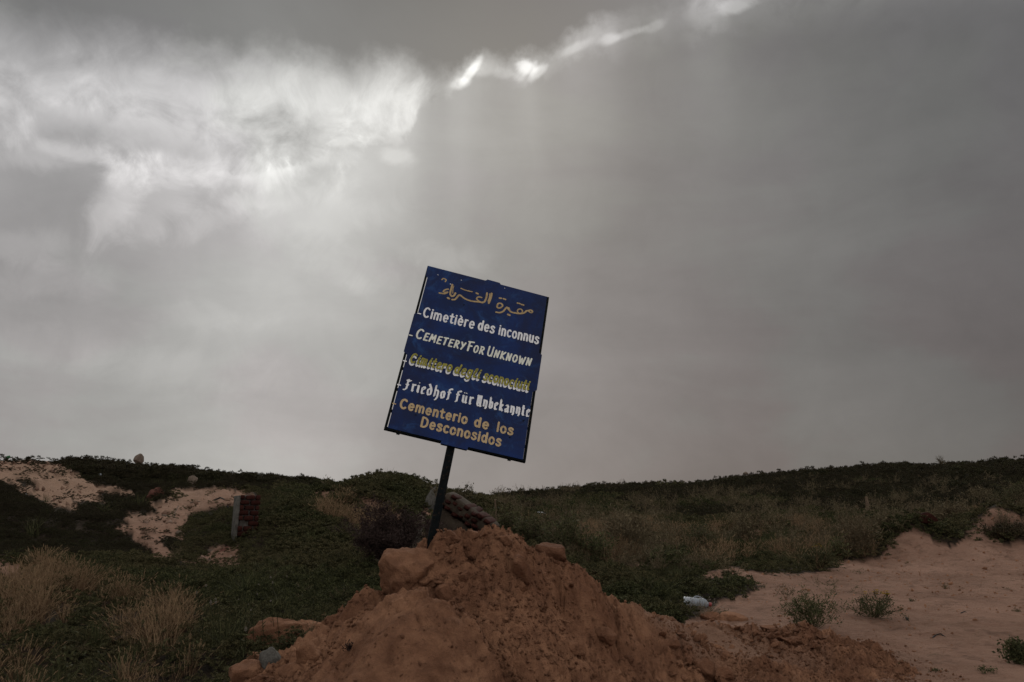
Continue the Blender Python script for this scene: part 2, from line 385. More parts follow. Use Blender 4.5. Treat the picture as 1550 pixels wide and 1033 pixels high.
VEGIN = [  # growth inside the bare outlines
 [(150,748),(205,748),(236,772),(234,780),(180,774)], [(110,758),(160,762),(200,790),(180,800),(130,778)], [(242,816),(262,812),(290,828),(292,848),(262,840)],
 [(284,778),(330,768),(352,764),(350,800),(322,822),(296,826),(282,806)], [(20,722),(48,728),(55,740),(30,736)],
 [(1496,802),(1515,796),(1540,796),(1556,800),(1556,818),(1520,822)],
]
DRY = [
 [(-60,850),(30,852),(78,872),(132,892),(140,910),(110,950),(60,962),(-60,905)], [(135,905),(235,900),(262,915),(300,930),(306,960),(300,1010),(270,1060),(190,1060),(185,985),(160,940),(130,925)],
 [(-60,955),(32,955),(36,1060),(-60,1060)], [(484,770),(560,762),(596,786),(585,812),(520,806),(490,790)],
 [(868,815),(930,802),(950,830),(944,862),(905,860),(870,842)], [(1180,800),(1240,798),(1250,822),(1190,818)],
]
GREENF = [[(330,870),(500,860),(580,880),(540,930),(440,950),(340,1010),(300,990)], [(860,885),(1050,878),(1060,920),(960,912)],
          [(-60,900),(70,940),(60,1060),(-60,1060)], [(60,960),(190,960),(200,1060),(60,1060)], [(780,770),(1230,790),(1250,850),(900,800)]]
DEADB = [(528,790),(580,782),(650,792),(652,850),(622,872),(560,860),(530,830)]
def region(px, py, polys):
    r = np.zeros(np.shape(px), bool)
    for q in polys: r |= inpoly(px, py, q)
    return r
def bare_at(x, y, z, jit=1.0):
    px, py = project(x, y, z)
    amp = 7 * jit
    qx = px + amp * 1.6 * fbm(x * 1.3, y * 1.3, 31, 4, .6); qy = py + amp * .8 * fbm(x * 1.3, y * 1.3, 47, 4, .6)
    qx = np.clip(qx, -50, 1690); qy = np.clip(qy, 0, 1038)
    b = region(qx, qy, BARE) & ~region(qx, qy, VEGIN)
    back = (np.abs(np.arctan2(x, y)) > .85)
    return np.where(back, fbm(x * .15, y * .15, 5) > -.1, b)

# ---------------------------------------------------------------- terrain
GP = [  # px, py, distance: what the ground (without growth) passes through
 (0,1033,6.6),(200,1033,6.5),(380,1033,6.0),(0,930,9),(200,935,9),(380,925,9),(520,918,9),(0,872,12),(150,868,12.5),(300,880,12),(450,880,12),(560,880,11.5),
 (0,822,15),(150,838,15.5),(280,856,15),(340,858,15),(440,830,15),(560,830,15),(640,830,14),
 (0,760,19),(60,765,19.5),(150,790,18.5),(220,815,17.5),(300,828,17),(370,806,17),(430,775,18),(540,795,17.5),
 (0,704,27),(60,705,27.5),(100,712,26.5),(160,740,25),(220,758,23),(262,752,22.5),(330,740,22.5),(385,750,22.5),(300,790,19),
 (100,713,34),(208,718,36),(300,728,37),(400,740,37),(470,744,36),
 (480,752,24),(530,738,22),(570,728,22),(610,738,21.5),(640,752,21),(560,765,19.5),(605,790,18),
 (700,800,16),(740,780,22),(760,790,22),(740,762,46),(800,756,54),(900,748,60),(1000,745,62),(1100,736,63),(1200,726,63),(1340,716,64),(1450,714,64),(1550,707,64),
 (800,790,28),(900,800,27),(900,775,38),(1050,790,30),(1050,762,42),(1200,785,30),(1200,758,40),(1350,770,34),(1350,742,46),(1500,748,36),(1550,728,48),
 (900,862,14),(1000,888,12.2),(1100,872,14),(1000,832,19),(1120,832,19.5),(1240,850,17),(1300,850,17.5),(1400,838,18.5),(1480,832,18.5),(1550,828,18.5),
 (1200,905,11),(1350,900,11.5),(1550,900,11.5),(1060,935,9.5),(1200,960,8.3),(1400,960,8.3),(1550,960,8.3),(1300,1033,6.5),(1550,1033,6.4),(1100,985,7.4),(900,1000,7.2),(1000,940,9.2),
]
Pc, Zc = [], []
for px, py, Y in GP:
    v = at(px, py, Y); Pc.append((math.atan2(v.x, v.y) * 2.2, math.log(math.hypot(v.x, v.y)))); Zc.append(v.z)
for a in np.linspace(-.7, .7, 8):
    for r_, z_ in ((1.2, 0), (2.5, 0), (4.3, 0)): Pc.append((a * 2.2, math.log(r_))); Zc.append(z_)
for px, Y, zz in ((0,40,3.0),(200,48,2.8),(400,48,2.0),(560,28,2.0),(800,75,2.2),(1000,85,3.0),(1200,88,4.2),(1340,88,4.6),(1550,88,5.0),(-150,27,3.9),(-150,12,.9),(1700,64,6.0),(1700,18,.8),(1700,9,.1),
                  (0,130,0),(400,130,0),(800,150,0),(1200,170,1),(1550,170,1),(0,500,0),(800,600,0),(1550,500,0)):
    a = math.atan((px - 775) / FPX); Pc.append((a * 2.2, math.log(Y / math.cos(a)))); Zc.append(zz)
ground_tps = TPS(Pc, Zc, 2e-4)
def cone(x, y, px, py, Y, h, rx, ry, sharp=1.3):
    c = at(px, py, Y); d = np.hypot((x - c.x) / rx, (y - c.y) / ry)
    d = d * (1 + .18 * fbm(x * 1.2 / rx, y * 1.2 / rx, 77, 3))
    return h * np.exp(-np.power(d, sharp * 1.25))
def H0(x, y):
    x = np.asarray(x, float); y = np.asarray(y, float)
    a = np.arctan2(x, y); r = np.maximum(np.hypot(x, y), .8)
    aa = np.clip(a, -.95, .95)
    zf = ground_tps(aa * 2.2, np.log(r))
    zb = .9 * fbm(x * .03, y * .03, 3, 3) * sstep(r, 4, 40) + .2 * fbm(x * .3, y * .3, 9, 3) * sstep(r, 3, 10)
    w = sstep(np.abs(a), .68, 1.1) * sstep(r, 1.0, 3.0)
    z = zf * (1 - w) + zb * w
    z = z * (1 - sstep(r, 160, 500) * .8)
    z = z + cone(x, y, 1372, 842, 18.0, .62, .85, .8) + cone(x, y, 1524, 826, 18.4, .92, 1.5, 1.1, 1.1) + cone(x, y, 1105, 874, 13.2, .16, .75, .5)
    z = z + cone(x, y, 1238, 985, 7.6, .04, .5, .2) + cone(x, y, 1345, 975, 7.9, .07, .30, .12) + cone(x, y, 1455, 960, 8.3, .045, .5, .14) + cone(x, y, 1150, 808, 24, .35, .9, .6) + cone(x, y, 1000, 826, 20.5, .2, .6, .5)
    return z
def H(x, y, detail=True):
    z = H0(x, y)
    if detail:
        b = bare_at(x, y, z).astype(float); r = np.hypot(x, y)
        z = z + .035 * fbm(x * 1.1, y * 1.1, 12, 4) + b * ((.022 * fbm(x * 4, y * 8, 15, 5, .65) + .020 * fbm(x * 1.9, y * 2.4, 16, 4, .6, True)) + sstep(r, 12, 20) * ((.10 + .10 * (x < -2)) * fbm(x * 1.1, y * 1.5, 18, 6, .58, True) + .03 * fbm(x * 6, y * 6, 19, 4, .6, True)))
        z = z + (1 - b) * (sstep(r, 9, 20) * (.20 - .10 * (x > 2)) * fbm(x * .55, y * .55, 22, 4) + .09 * fbm(x * 1.7, y * 1.7, 23, 3))
    return z
def ray_hit(px, py, fn, lo=3.0, hi=90.0, n=1600):
    Y = np.exp(np.linspace(math.log(lo), math.log(hi), n)); a, y, z = pix_dir(px, py); s = Y / y
    X, Z = a * s, CAM_Z + z * s
    k = np.nonzero(Z < fn(X, Y))[0]
    k = k[0] if len(k) else n - 1
    return Vector((X[k], Y[k], float(Z[k])))

azs = np.concatenate([np.arange(-180, -48, 3.0), np.arange(-48, 48, .15), np.arange(48, 180, 3.0)])
azs = np.radians(azs); rs = np.exp(np.arange(math.log(.5), math.log(900), .0098)); 
A_, R_ = np.meshgrid(azs, rs); X = (np.sin(A_) * R_).ravel(); Y = (np.cos(A_) * R_).ravel(); Z = H(X, Y)
na, nr = len(azs), len(rs)
i = np.arange(nr - 1)[:, None] * na; j = np.arange(na)[None]; j2 = (j + 1) % na
F = np.stack([i + j, i + j2, i + na + j2, i + na + j], -1).reshape(-1, 4)[:, ::-1].copy()
bare = bare_at(X, Y, Z).astype(float)
px_, py_ = project(X, Y, Z)
pale = np.clip(1.25 * np.exp(-(((px_ - 120) / 230) ** 2 + ((py_ - 735) / 60) ** 2)), 0, 1) * (Y > 10)
g0 = mesh_obj('ground', np.stack([X, Y, Z], 1), F, M_ground, smooth=True, attrs={'bare': ('POINT', bare), 'pale': ('POINT', pale)})
tag(g0, kind='structure')

# ---------------------------------------------------------------- the mound of dug earth
MP = [(657,822,5.2),(690,811,5.3),(730,807,5.35),(765,814,5.35),(800,828,5.45),(850,844,5.6),(880,868,5.75),(905,888,5.9),(930,910,6.1),(960,922,6.3),(1000,938,6.65),(1060,942,7.0),(1110,948,7.2),(1160,956,7.4),(1230,960,7.5),(1275,974,7.55),
 (632,836,5.15),(612,862,5.15),(596,900,5.05),(700,860,5.12),(700,900,4.98),(720,950,4.78),(750,1000,4.62),(760,850,5.2),(800,900,5.12),(800,960,4.9),(820,1030,4.75),(870,930,5.45),(900,980,5.45),(900,1030,5.25),(960,970,5.95),(980,1000,5.9),(1000,1033,5.8),(1080,978,6.75),(1150,985,6.9),
 (1150,1000,6.45),(1080,1008,6.25),(1220,1020,6.4),(1140,1033,6.05),
 (550,935,4.62),(590,908,4.5),(640,903,4.5),(685,916,4.5),(725,958,4.42),(505,962,4.6),(480,985,4.45),(520,1005,4.25),(600,955,4.22),(600,1000,4.08),(600,1033,4.0),(680,1033,4.05),(480,1033,4.12),(740,1033,4.28),
 (440,985,4.9),(400,1002,4.85),(372,1018,4.8),(430,1005,4.7),(420,1033,4.45),(370,1033,4.6),(545,905,5.0)]
Pm, Zm = [], []
for px, py, Y_ in MP:
    v = at(px, py, Y_); Pm.append((v.x, v.y)); Zm.append(v.z)
for px, py, Y_ in ((550,935,4.62),(590,908,4.5),(640,903,4.5),(685,916,4.5),(725,958,4.42)):
    v = at(px, py, Y_); Pm.append((v.x + .02, v.y + .20)); Zm.append(v.z - .10)
for px, py, Y_ in MP[:16]:
    v = at(px, py, Y_); Pm.append((v.x + .15, v.y + .45)); Zm.append(max(v.z - .33, -.02)); Pm.append((v.x + .3, v.y + 1.0)); Zm.append(max(v.z - .85, -.12))
for x_, y_, z_ in ((-1.0,5.3,.45),(-1.2,5.6,.25),(-.9,5.9,.3),(-1.75,4.7,.12),(-1.6,5.1,.1),(-2.0,4.4,-.05),(-2.1,5.4,-.15),(-1.6,6.2,-.15),(-1.9,3.5,-.15),(-1.2,3.6,.15),(-.6,3.45,.25),(0,3.6,.2),(.5,4.0,.1),(1.0,4.5,.06),(1.6,5.1,-.02),(2.3,5.6,-.06),
                   (-1.2,3.0,-.15),(-.4,2.9,-.15),(.6,3.2,-.15),(1.5,4.0,-.15),(2.4,4.8,-.15),(3.4,5.8,-.15),(3.6,7,-.15),(3.7,8.2,-.15),(2.5,8.6,-.15),(1.2,8.2,-.15),(0,7.5,-.15),(-1,7.2,-.15)):
    Pm.append((x_, y_)); Zm.append(z_)
mound_tps = TPS(Pm, Zm, 3e-3)
def blob(x, y, px, py, Y, rx, ry):
    c = at(px, py, Y); return np.exp(-(((x - c.x) / rx) ** 2 + ((y - c.y) / ry) ** 2))
TRENCH = [at(*q).to_2d() for q in ((575,905,4.86),(610,893,4.74),(665,892,4.74),(712,918,4.68),(742,962,4.60),(765,1030,4.46))]
def seg_d(x, y, a, b):
    dx, dy = b[0] - a[0], b[1] - a[1]; t = np.clip(((x - a[0]) * dx + (y - a[1]) * dy) / (dx * dx + dy * dy), 0, 1); return np.hypot(x - a[0] - t * dx, y - a[1] - t * dy)
def MH(x, y):
    x = np.asarray(x, float); y = np.asarray(y, float)
    z = mound_tps(x, y)
    smooth = np.clip(blob(x, y, 600, 990, 4.15, .42, .38) * 1.3 + blob(x, y, 815, 960, 4.95, .10, .25) + blob(x, y, 690, 900, 5, .12, .2) * .4, 0, 1)
    rough = 1 - .85 * smooth
    wx = x + .05 * fbm(x * 4, y * 4, 61, 3); wy = y + .05 * fbm(x * 4, y * 4, 62, 3)
    u = wx * .80 + wy * .6; v = -wx * .6 + wy * .80       # runnels down the right flank
    sd_ = np.clip(blob(x, y, 1080, 992, 6.75, .62, .26) * 1.5 + blob(x, y, 1010, 968, 6.35, .35, .14), 0, 1); rough = rough * (1 - .8 * sd_)
    z = z + rough * (.034 * fbm(u * 2.0, v * 6.5, 63, 5, .6, True) + .032 * fbm(x * 3.2, y * 3.2, 64, 5, .55))
    z = z + rough * (.036 * (np.abs(fbm(u * 5, v * 9, 81, 3, .5)) * 2.2 - .5) + .030 * (np.abs(fbm(wx * 13, wy * 13, 82, 3, .6)) * 2.2 - .5) + .013 * fbm(wx * 34, wy * 34, 83, 3, .6))
    z = z + smooth * (.014 * fbm(x * 9, y * 9, 84, 4, .6, True) + .006 * fbm(x * 30, y * 30, 85, 3, .6))
    z = z + smooth * (.02 * fbm(x * 2.5, y * 3.5, 65, 5, .5) - .018 * np.clip(fbm(x * 3.1, y * 2.2, 66, 4, .5, True) - .45, 0, 1) * 4)
    for sc, hgt, sd, th in ((4.5, .055, 71, 0), (10, .036, 72, 0), (22, .018, 73, 0)):
        d, rid, fx_, fy_ = worley(wx * sc + .25 * fbm(x * sc, y * sc, sd + 2, 2), wy * sc, sd, True)
        patch = sstep(fbm(x * 1.7, y * 1.7, sd + 9, 3), -.5, .3)
        ta = rid * 6.283 * 7; facet = (rid * 1.7 % 1.0 - .35) + 1.1 * (np.cos(ta) * fx_ + np.sin(ta) * fy_) - .5 * d * d
        z = z + rough * (.35 + .65 * patch) * hgt * facet
    td = np.min([seg_d(x + .03 * fbm(x * 7, y * 7, 97, 2), y + .03 * fbm(x * 7, y * 7, 98, 2), TRENCH[k], TRENCH[k + 1]) for k in range(len(TRENCH) - 1)], axis=0)
    z = z - .085 * np.exp(-(td / .055) ** 2)
    ck = np.abs(fbm(x * 2.2 + 3, y * 3.4, 87, 4, .55)); z = z - smooth * .022 * (1 - sstep(ck, 0, .05)) * sstep(fbm(x * 1.9, y * 1.9, 90, 2), -.1, .2)
    z = z - rough * .020 * sstep(fbm(u * 3.5, v * 11, 86, 4, .6, True), .25, .75)
    return z
def TOP(x, y): return np.maximum(H0(x, y), mound_tps(x, y))
def TOPD(x, y): return np.maximum(H0(x, y), MH(x, y) - .01)
gx = np.arange(-2.2, 3.7, .0098); gy = np.arange(2.8, 8.6, .0105)
XX, YY = np.meshgrid(gx, gy); x1, y1 = XX.ravel(), YY.ravel(); z1 = MH(x1, y1); sandy = np.clip(blob(x1, y1, 1080, 992, 6.75, .62, .26) * 1.5 + blob(x1, y1, 1010, 968, 6.35, .35, .14) + .35 * fbm(x1 * 3, y1 * 3, 99, 3), 0, 1) * (blob(x1, y1, 1080, 985, 6.7, 1.2, .6) > .2); zg = H0(x1, y1)
keep = (z1 > zg - .04).reshape(XX.shape)
nx = len(gx); ii, jj = np.nonzero(keep[:-1, :-1] | keep[1:, :-1] | keep[:-1, 1:] | keep[1:, 1:])
F = np.stack([ii * nx + jj, ii * nx + jj + 1, (ii + 1) * nx + jj + 1, (ii + 1) * nx + jj], 1)
used, inv = np.unique(F, return_inverse=True); F = inv.reshape(F.shape)
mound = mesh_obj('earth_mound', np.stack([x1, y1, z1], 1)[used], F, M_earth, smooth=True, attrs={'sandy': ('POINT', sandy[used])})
tag(mound, 'big heap of dug reddish-brown earth in the foreground holding the sign post', 'mound')

# ---------------------------------------------------------------- rocks and clods
import bmesh
_ico = {}
def ico(sub):
    if sub not in _ico:
        bm = bmesh.new(); bmesh.ops.create_icosphere(bm, subdivisions=sub, radius=1.0)
        _ico[sub] = (np.array([v.co[:] for v in bm.verts]), np.array([[v.index for v in f.verts] for f in bm.faces])); bm.free()
    return _ico[sub]
def rock_mesh(seed, sub=3, cuts=7, depth=.22, rough=.10, freq=1.6):
    V, F = ico(sub); V = V.copy(); r = np.random.RandomState(seed)
    for k in range(cuts):
        n = r.normal(size=3); n /= np.linalg.norm(n); d = 1 - depth * (.5 + r.rand())
        s = V @ n - d; m = s > 0; V[m] -= np.outer(s[m], n) * .93
    nn = V / np.linalg.norm(V, axis=1)[:, None]
    q = nn * freq + r.rand(3) * 30
    n1 = fbm(q[:, 0] + q[:, 2] * .7, q[:, 1] - q[:, 2] * .6, seed, 4, .6) + fbm(q[:, 1] * 3 + 5, q[:, 2] * 3 - q[:, 0], seed + 3, 3, .6) * .4
    n2 = fbm(q[:, 0] * 5 + q[:, 2] * 3, q[:, 1] * 5 - q[:, 2] * 4, seed + 8, 4, .65, True)
    V = V * (1 + rough * n1 * 1.3 + rough * .45 * n2)[:, None]
    return V, F
_rk = {}
def rock(name, loc, size, seed, mat, rot=(0, 0, 0), sub=4, cuts=8, depth=.25, rough=.1, parent=None, share=False):
    key = (seed, sub, cuts, mat.name)
    if share and key in _rk:
        o = bpy.data.objects.new(name, _rk[key]); link(o, parent)
    else:
        V, F = rock_mesh(seed, sub, cuts, depth, rough); o = mesh_obj(name, V, F, mat, parent, smooth=(sub == 3 and mat is not M_clod)); _rk[key] = o.data
    o.location = loc; o.scale = size; o.rotation_euler = rot; return o
def scale_at(Y): return Y / FPX / math.cos(PITCH) * 1.0
def surf_rock(name, px, py, w, h, seed, mat, label, cat, rot=None, lift=0.0, depth_m=None, fn=TOPD, cuts=13, dcut=.36, rough=.13, sink=.15, group=None, sub=4):
    p = ray_hit(px, py, fn); k = scale_at(p.y)
    a, b = w * k / 2, h * k / 2; c = depth_m or (a + b) / 2
    rnd = random.Random(seed); rot = rot or (rnd.uniform(-.2, .2), rnd.uniform(-.25, .25), rnd.uniform(-.5, .5))
    o = rock(name, (p.x, p.y + c * sink, p.z + b * .12 + lift), (a * 1.15, c * 1.1, b * 1.18), seed, mat, rot, sub=sub, cuts=cuts, depth=dcut, rough=rough)
    tag(o, label, cat, group); return o
CL = [
 (615,871,96,84,11,'largest rounded boulder of clay bulging from the mound left of the post',dict(dcut=.30,cuts=14,rough=.15,rot=(.1,.1,.2),sink=.45,sub=5)),
 (786,872,44,46,12,'sharp-edged dark slab of clay leaning on the mound right of the post',dict(dcut=.5,cuts=9,rot=(.2,.75,-.3))),
 (783,846,26,20,13,'round clod above the sharp slab, just right of the mound top',dict()),
 (835,842,50,34,14,'blocky lump crowning the shoulder of the mound right of the post',dict(dcut=.4,sink=.3)),
 (898,878,34,20,15,'wedge-shaped clod jutting from the right ridge against the green shrubs',dict(dcut=.45,rot=(0,.35,.2))),
 (683,815,26,19,16,'clod beside the foot of the sign post on its right',dict(dcut=.3)),
 (716,812,22,15,17,'middle clod on the summit of the mound',dict()),
 (734,808,14,18,18,'small pointed clod on the highest tip of the mound',dict(dcut=.5)),
 (766,822,26,22,19,'smooth block at the right end of the mound summit',dict(dcut=.35)),
 (790,892,20,15,20,'flat clod right below the sharp dark slab',dict()),
 (864,984,34,34,21,'three-cornered stone-like clod in the lower middle of the right flank',dict(dcut=.45,rot=(0,.2,.4))),
 (916,965,30,21,22,'smooth oval clod alone on the right flank of the mound',dict(dcut=.15,rot=(0,.35,0))),
 (882,994,13,12,23,'small pale clod touching the three-cornered one on its right',dict()),
 (844,990,14,12,24,'small clod touching the three-cornered one on its left',dict()),
 (1100,998,26,17,25,'lone round clod lying in the bare sandy dip right of the mound',dict(dcut=.2)),
 (1068,983,20,18,26,'dark cube-like clod at the left edge of the sandy dip',dict(dcut=.4)),
 (1086,983,24,11,27,'long flat clod lying between two others in the sandy dip',dict()),
 (1106,984,15,11,28,'brown clod behind the lone round clod in the sandy dip',dict()),
 (1203,974,32,26,29,'big square clod in the low ridge below the grey-green bush',dict(dcut=.5)),
 (1240,968,19,17,30,'left one of the two flat-faced clods at the ridge toe',dict(dcut=.5)),
 (1258,966,17,14,31,'right one of the two flat-faced clods at the ridge toe',dict(dcut=.5)),
 (1066,1018,34,30,32,'rounded boulder at the bottom edge below the sandy dip',dict(dcut=.25)),
 (1094,1026,26,22,33,'clod at the bottom edge touching the rounded boulder on its right',dict()),
 (1108,943,46,22,34,'broad clod heaped at the back of the ridge right of the plastic jug',dict(dcut=.3)),
 (1078,940,32,18,35,'clod just in front of the red stalks by the plastic jug',dict()),
 (1164,954,36,13,36,'flat slab of earth on the crest below the grey-green bush',dict(dcut=.5)),
 (1178,980,13,11,37,'small clod left of the big square clod',dict()),
 (1165,984,11,10,38,'smallest clod in the sand under the ridge',dict()),
 (1020,975,26,15,39,'long clod on the slope left of the sandy dip',dict(dcut=.4)),
 (428,975,96,52,40,'wide overhanging clod of red earth at the lower left of the mound',dict(dcut=.35,cuts=10,rough=.17,sink=.5,rot=(0,-.05,.3),sub=5,depth_m=.16)),
 (372,1024,48,32,41,'rounded clod at the bottom edge at the far left toe of the mound',dict(dcut=.25,depth_m=.1)),
 (384,999,26,26,42,'dark clod wedged left of the grey concrete lump',dict()),
 (400,1030,24,16,43,'clod at the bottom edge under the grey concrete lump',dict()),
 (462,996,36,36,44,'crumbling clod right of the grey concrete lump',dict(rough=.15)),
 (440,1024,34,26,45,'reddish clod at the bottom edge right of the concrete lump',dict()),
 (700,878,22,26,46,'cone-shaped clod in the middle of the mound face below the post',dict(dcut=.4)),
 (672,902,26,24,47,'squat clod behind the big smooth hump of the mound',dict()),
 (640,884,28,18,48,'clod tucked under the largest rounded boulder',dict()),
 (1023,993,16,12,49,'clod at the near edge of the sandy dip',dict()),
 (950,1000,18,14,50,'brown clod low on the right flank, above the bottom edge',dict()),
]
for c in CL: surf_rock('clod', c[0], c[1], c[2], c[3], c[4], M_clod, c[5], 'clod', **c[6])
surf_rock('concrete_lump', 416, 1000, 42, 40, 60, M_conc, 'pale grey broken lump of concrete among red clods at lower left', 'concrete lump', dcut=.4, cuts=10, rough=.12, sink=-.9, rot=(.1, .1, .2), depth_m=.06)
rr = random.Random(5); k = 0; tries = 0
small = []
while k < 285 and tries < 4000:
    tries += 1
    big = rr.random() < .28
    px, py = (rr.uniform(1030, 1285), rr.uniform(936, 985)) if big and rr.random() < .7 else (rr.uniform(990, 1120), rr.uniform(1000, 1033)) if big else (rr.uniform(800, 1290), rr.uniform(850, 1033)) if rr.random() < .72 else (rr.uniform(600, 800), rr.uniform(815, 1033))
    q = ray_hit(px, py, TOP, n=500)
    if q.y > 8.4 or mound_tps(q.x, q.y) < H0(q.x, q.y) + .01 or blob(q.x, q.y, 600, 990, 4.15, .42, .38) > .25: continue
    if float(vnoise(np.array([q.x * 2.2]), np.array([q.y * 2.2]), 91)[0]) < -.15: continue
    s = (.022 + .034 * rr.random() ** 1.6) if big else .010 + .026 * rr.random() ** 2.4
    z = float(MH(np.array([q.x]), np.array([q.y]))[0])
    o = rock('small_clod', (q.x, q.y, z + s * .38), (s * rr.uniform(.9, 1.6), s * rr.uniform(.8, 1.3), s * rr.uniform(.6, 1.0)), 100 + k % 9, M_clod, (rr.uniform(-.5, .5), rr.uniform(-.5, .5), rr.uniform(0, 6.3)), sub=2, cuts=12, depth=.55, rough=.16, share=True)
    tag(o, 'small loose clod of reddish earth lying on the slope of the mound', 'clod', 'small loose clods scattered over the mound'); k += 1
# crumbs: past counting
def bake(name, templ, pts, rots, scl, mat, label=None, smooth=False):
    Vs, Fs, n0 = [], [], 0
    for t, p, (a, b, c), s in zip(templ, pts, rots, scl):
        V, F = t; R = np.array(Matrix.Rotation(c, 3, 'Z') @ Matrix.Rotation(b, 3, 'Y') @ Matrix.Rotation(a, 3, 'X'))
        Vs.append((V * np.asarray(s)) @ R.T + np.asarray(p)); Fs.append(F + n0); n0 += len(V)
    return mesh_obj(name, np.vstack(Vs), np.vstack(Fs), mat, smooth=smooth)
rs_ = np.random.RandomState(8); N = 120000
cx, cy = rs_.uniform(-1.9, 3.6, N), rs_.uniform(3.2, 8.3, N); mt = mound_tps(cx, cy) - H0(cx, cy)
pick = (mt > -.03) & (blob(cx, cy, 600, 990, 4.15, .40, .36) < .35) & (fbm(cx * 1.9, cy * 1.9, 95, 3) + rs_.rand(N) * .5 > .12)
pick |= (mt > 0) & (rs_.rand(N) < .10)
pick |= (np.abs(mt + .06) < .09) & (rs_.rand(N) < .16)
cx, cy = cx[pick], cy[pick]; cz = np.maximum(MH(cx, cy), H(cx, cy)); N = len(cx)
sz = .003 + .014 * rs_.rand(N) ** 3.5
PB = [rock_mesh(200 + q, 1, 8, .5, .2) for q in range(6)]
cr = bake('earth_crumbs', [PB[q % 6] for q in range(N)], np.stack([cx, cy, cz + sz * .2], 1), rs_.uniform(0, 6, (N, 3)), sz[:, None] * rs_.uniform(.6, 1.4, (N, 3)), M_clod)
tag(cr, 'crumbs of reddish earth strewn over the mound and its foot', 'crumbs', kind='stuff')

# ---------------------------------------------------------------- box helper
def box_arr(x0, x1, y0, y1, z0, z1):
    V = np.array([(x, y, z) for x in (x0, x1) for y in (y0, y1) for z in (z0, z1)], float)
    F = np.array([(0, 1, 3, 2), (4, 6, 7, 5), (0, 4, 5, 1), (2, 3, 7, 6), (0, 2, 6, 4), (1, 5, 7, 3)])
    return V, F
def boxes(name, L_, mat, parent=None, bev=0.0, jit=0.0, seed=0):
    Vs, Fs, n = [], [], 0; r = np.random.RandomState(seed)
    for b in L_:
        V, F = box_arr(*b); V = V + r.uniform(-jit, jit, V.shape) if jit else V
        Vs.append(V); Fs.append(F + n); n += 8
    o = mesh_obj(name, np.vstack(Vs), np.vstack(Fs), mat, parent)
    if bev:
        m = o.modifiers.new('bevel', 'BEVEL'); m.width = bev; m.segments = 2; m.limit_method = 'ANGLE'
    return o

# ---------------------------------------------------------------- the sign
BT = Vector((-0.2855, 5.7781, 2.3865)); BH = 1.4905
BR = Matrix.Rotation(.2453, 3, 'Z') @ Matrix.Rotation(-.3675, 3, 'X') @ Matrix.Rotation(.2309, 3, 'Y')
def b2(px, py):          # point of the board's face, in the board's own axes
    d = BR.transposed() @ Vector(pix_dir(px, py)); o = BR.transposed() @ (Vector((0, 0, CAM_Z)) - BT)
    s = -o.y / d.y; return (o.x + d.x * s, o.z + d.z * s)
PX = -.025; BASE = Vector((PX, .030, -1.40))     # foot of the post in board axes
sign = empty('sign'); sign.matrix_world = Matrix.Translation(BT + BR @ BASE) @ BR.to_4x4()
tag(sign, 'leaning blue painted multilingual cemetery sign on a dark steel post in the earth mound', 'sign')
def L2(V): return np.asarray(V, float) - np.array(BASE)
def sbox(name, bs, mat, parent, bev=0.0):
    o = boxes(name, [(b[0] - BASE.x, b[1] - BASE.x, b[2] - BASE.y, b[3] - BASE.y, b[4] - BASE.z, b[5] - BASE.z) for b in bs], mat, parent, bev); return o
h2 = BH / 2
fr = .017
for b in ((-.5, -.5 + fr, 0, .025, -h2, h2), (.5 - fr, .5, 0, .025, -h2, h2), (-.5 + fr, .5 - fr, 0, .025, h2 - fr, h2), (-.5 + fr, .5 - fr, 0, .025, -h2, -h2 + fr + .004)):
    sbox('frame_bar', [b], M_steel, sign, .002)
gp = fr + .0055
# the sheet, one outline with the four folded tabs
def yv(v): return h2 - v * BH
out = [(-.5 + gp, -h2 + .012), (-.10, -h2 + .010), (-.105, -h2 - .012), (.085, -h2 - .014), (.088, -h2 + .010), (.5 - gp, -h2 + .012),
       (.5 - gp, yv(.615)), (.506, yv(.60)), (.507, yv(.385)), (.5 - gp + .004, yv(.375)), (.5 - gp + .003, h2 - .004),
       (.098, h2 - .002), (.085, h2 + .012), (-.015, h2 + .014), (-.028, h2 - .002), (-.5 + .003, h2 - .003), (-.5 + .004, h2 - .10),
       (-.5 + gp, h2 - .12), (-.5 + gp - .001, yv(.315)), (-.504, yv(.33)), (-.507, yv(.565)), (-.5 + gp, yv(.58))]
n_ = len(out)
V = [(x, -.004, z) for x, z in out] + [(x, -.0005, z) for x, z in out]
F = [list(range(n_)), list(range(2 * n_ - 1, n_ - 1, -1))] + [[k, k + n_, (k + 1) % n_ + n_, (k + 1) % n_] for k in range(n_)]
sheet = mesh_obj('sheet', L2(V), F, M_blue, sign)
sbox('post', [(PX - .027, PX + .027, .026, .080, -1.75, h2 - .05)], M_steel, sign, .004)
sbox('bracket', [(-.10, .085, .0255, .030, -h2 - .006, -h2 + .05)], M_steel, sign, .001)
sbox('bracket', [(-.015, .085, .0255, .030, h2 - .05, h2 + .008)], M_steel, sign, .001)
for x, z in ((-.5 + fr, yv(.66)), (-.5 + fr, yv(.78)), (-.5 + fr, yv(.90)), (.5 - gp - .004, yv(.70)), (.5 - gp - .004, yv(.82)), (.5 - gp - .004, yv(.92))):
    sbox('weld', [(x - .002, x + .012, .001, .012, z - .010, z + .012)], M_steel, sign, .002)
for x in (-.40, .385): sbox('bolt', [(x - .012, x + .012, .003, .018, -h2 - .013, -h2 - .0002)], M_steel, sign, .003)

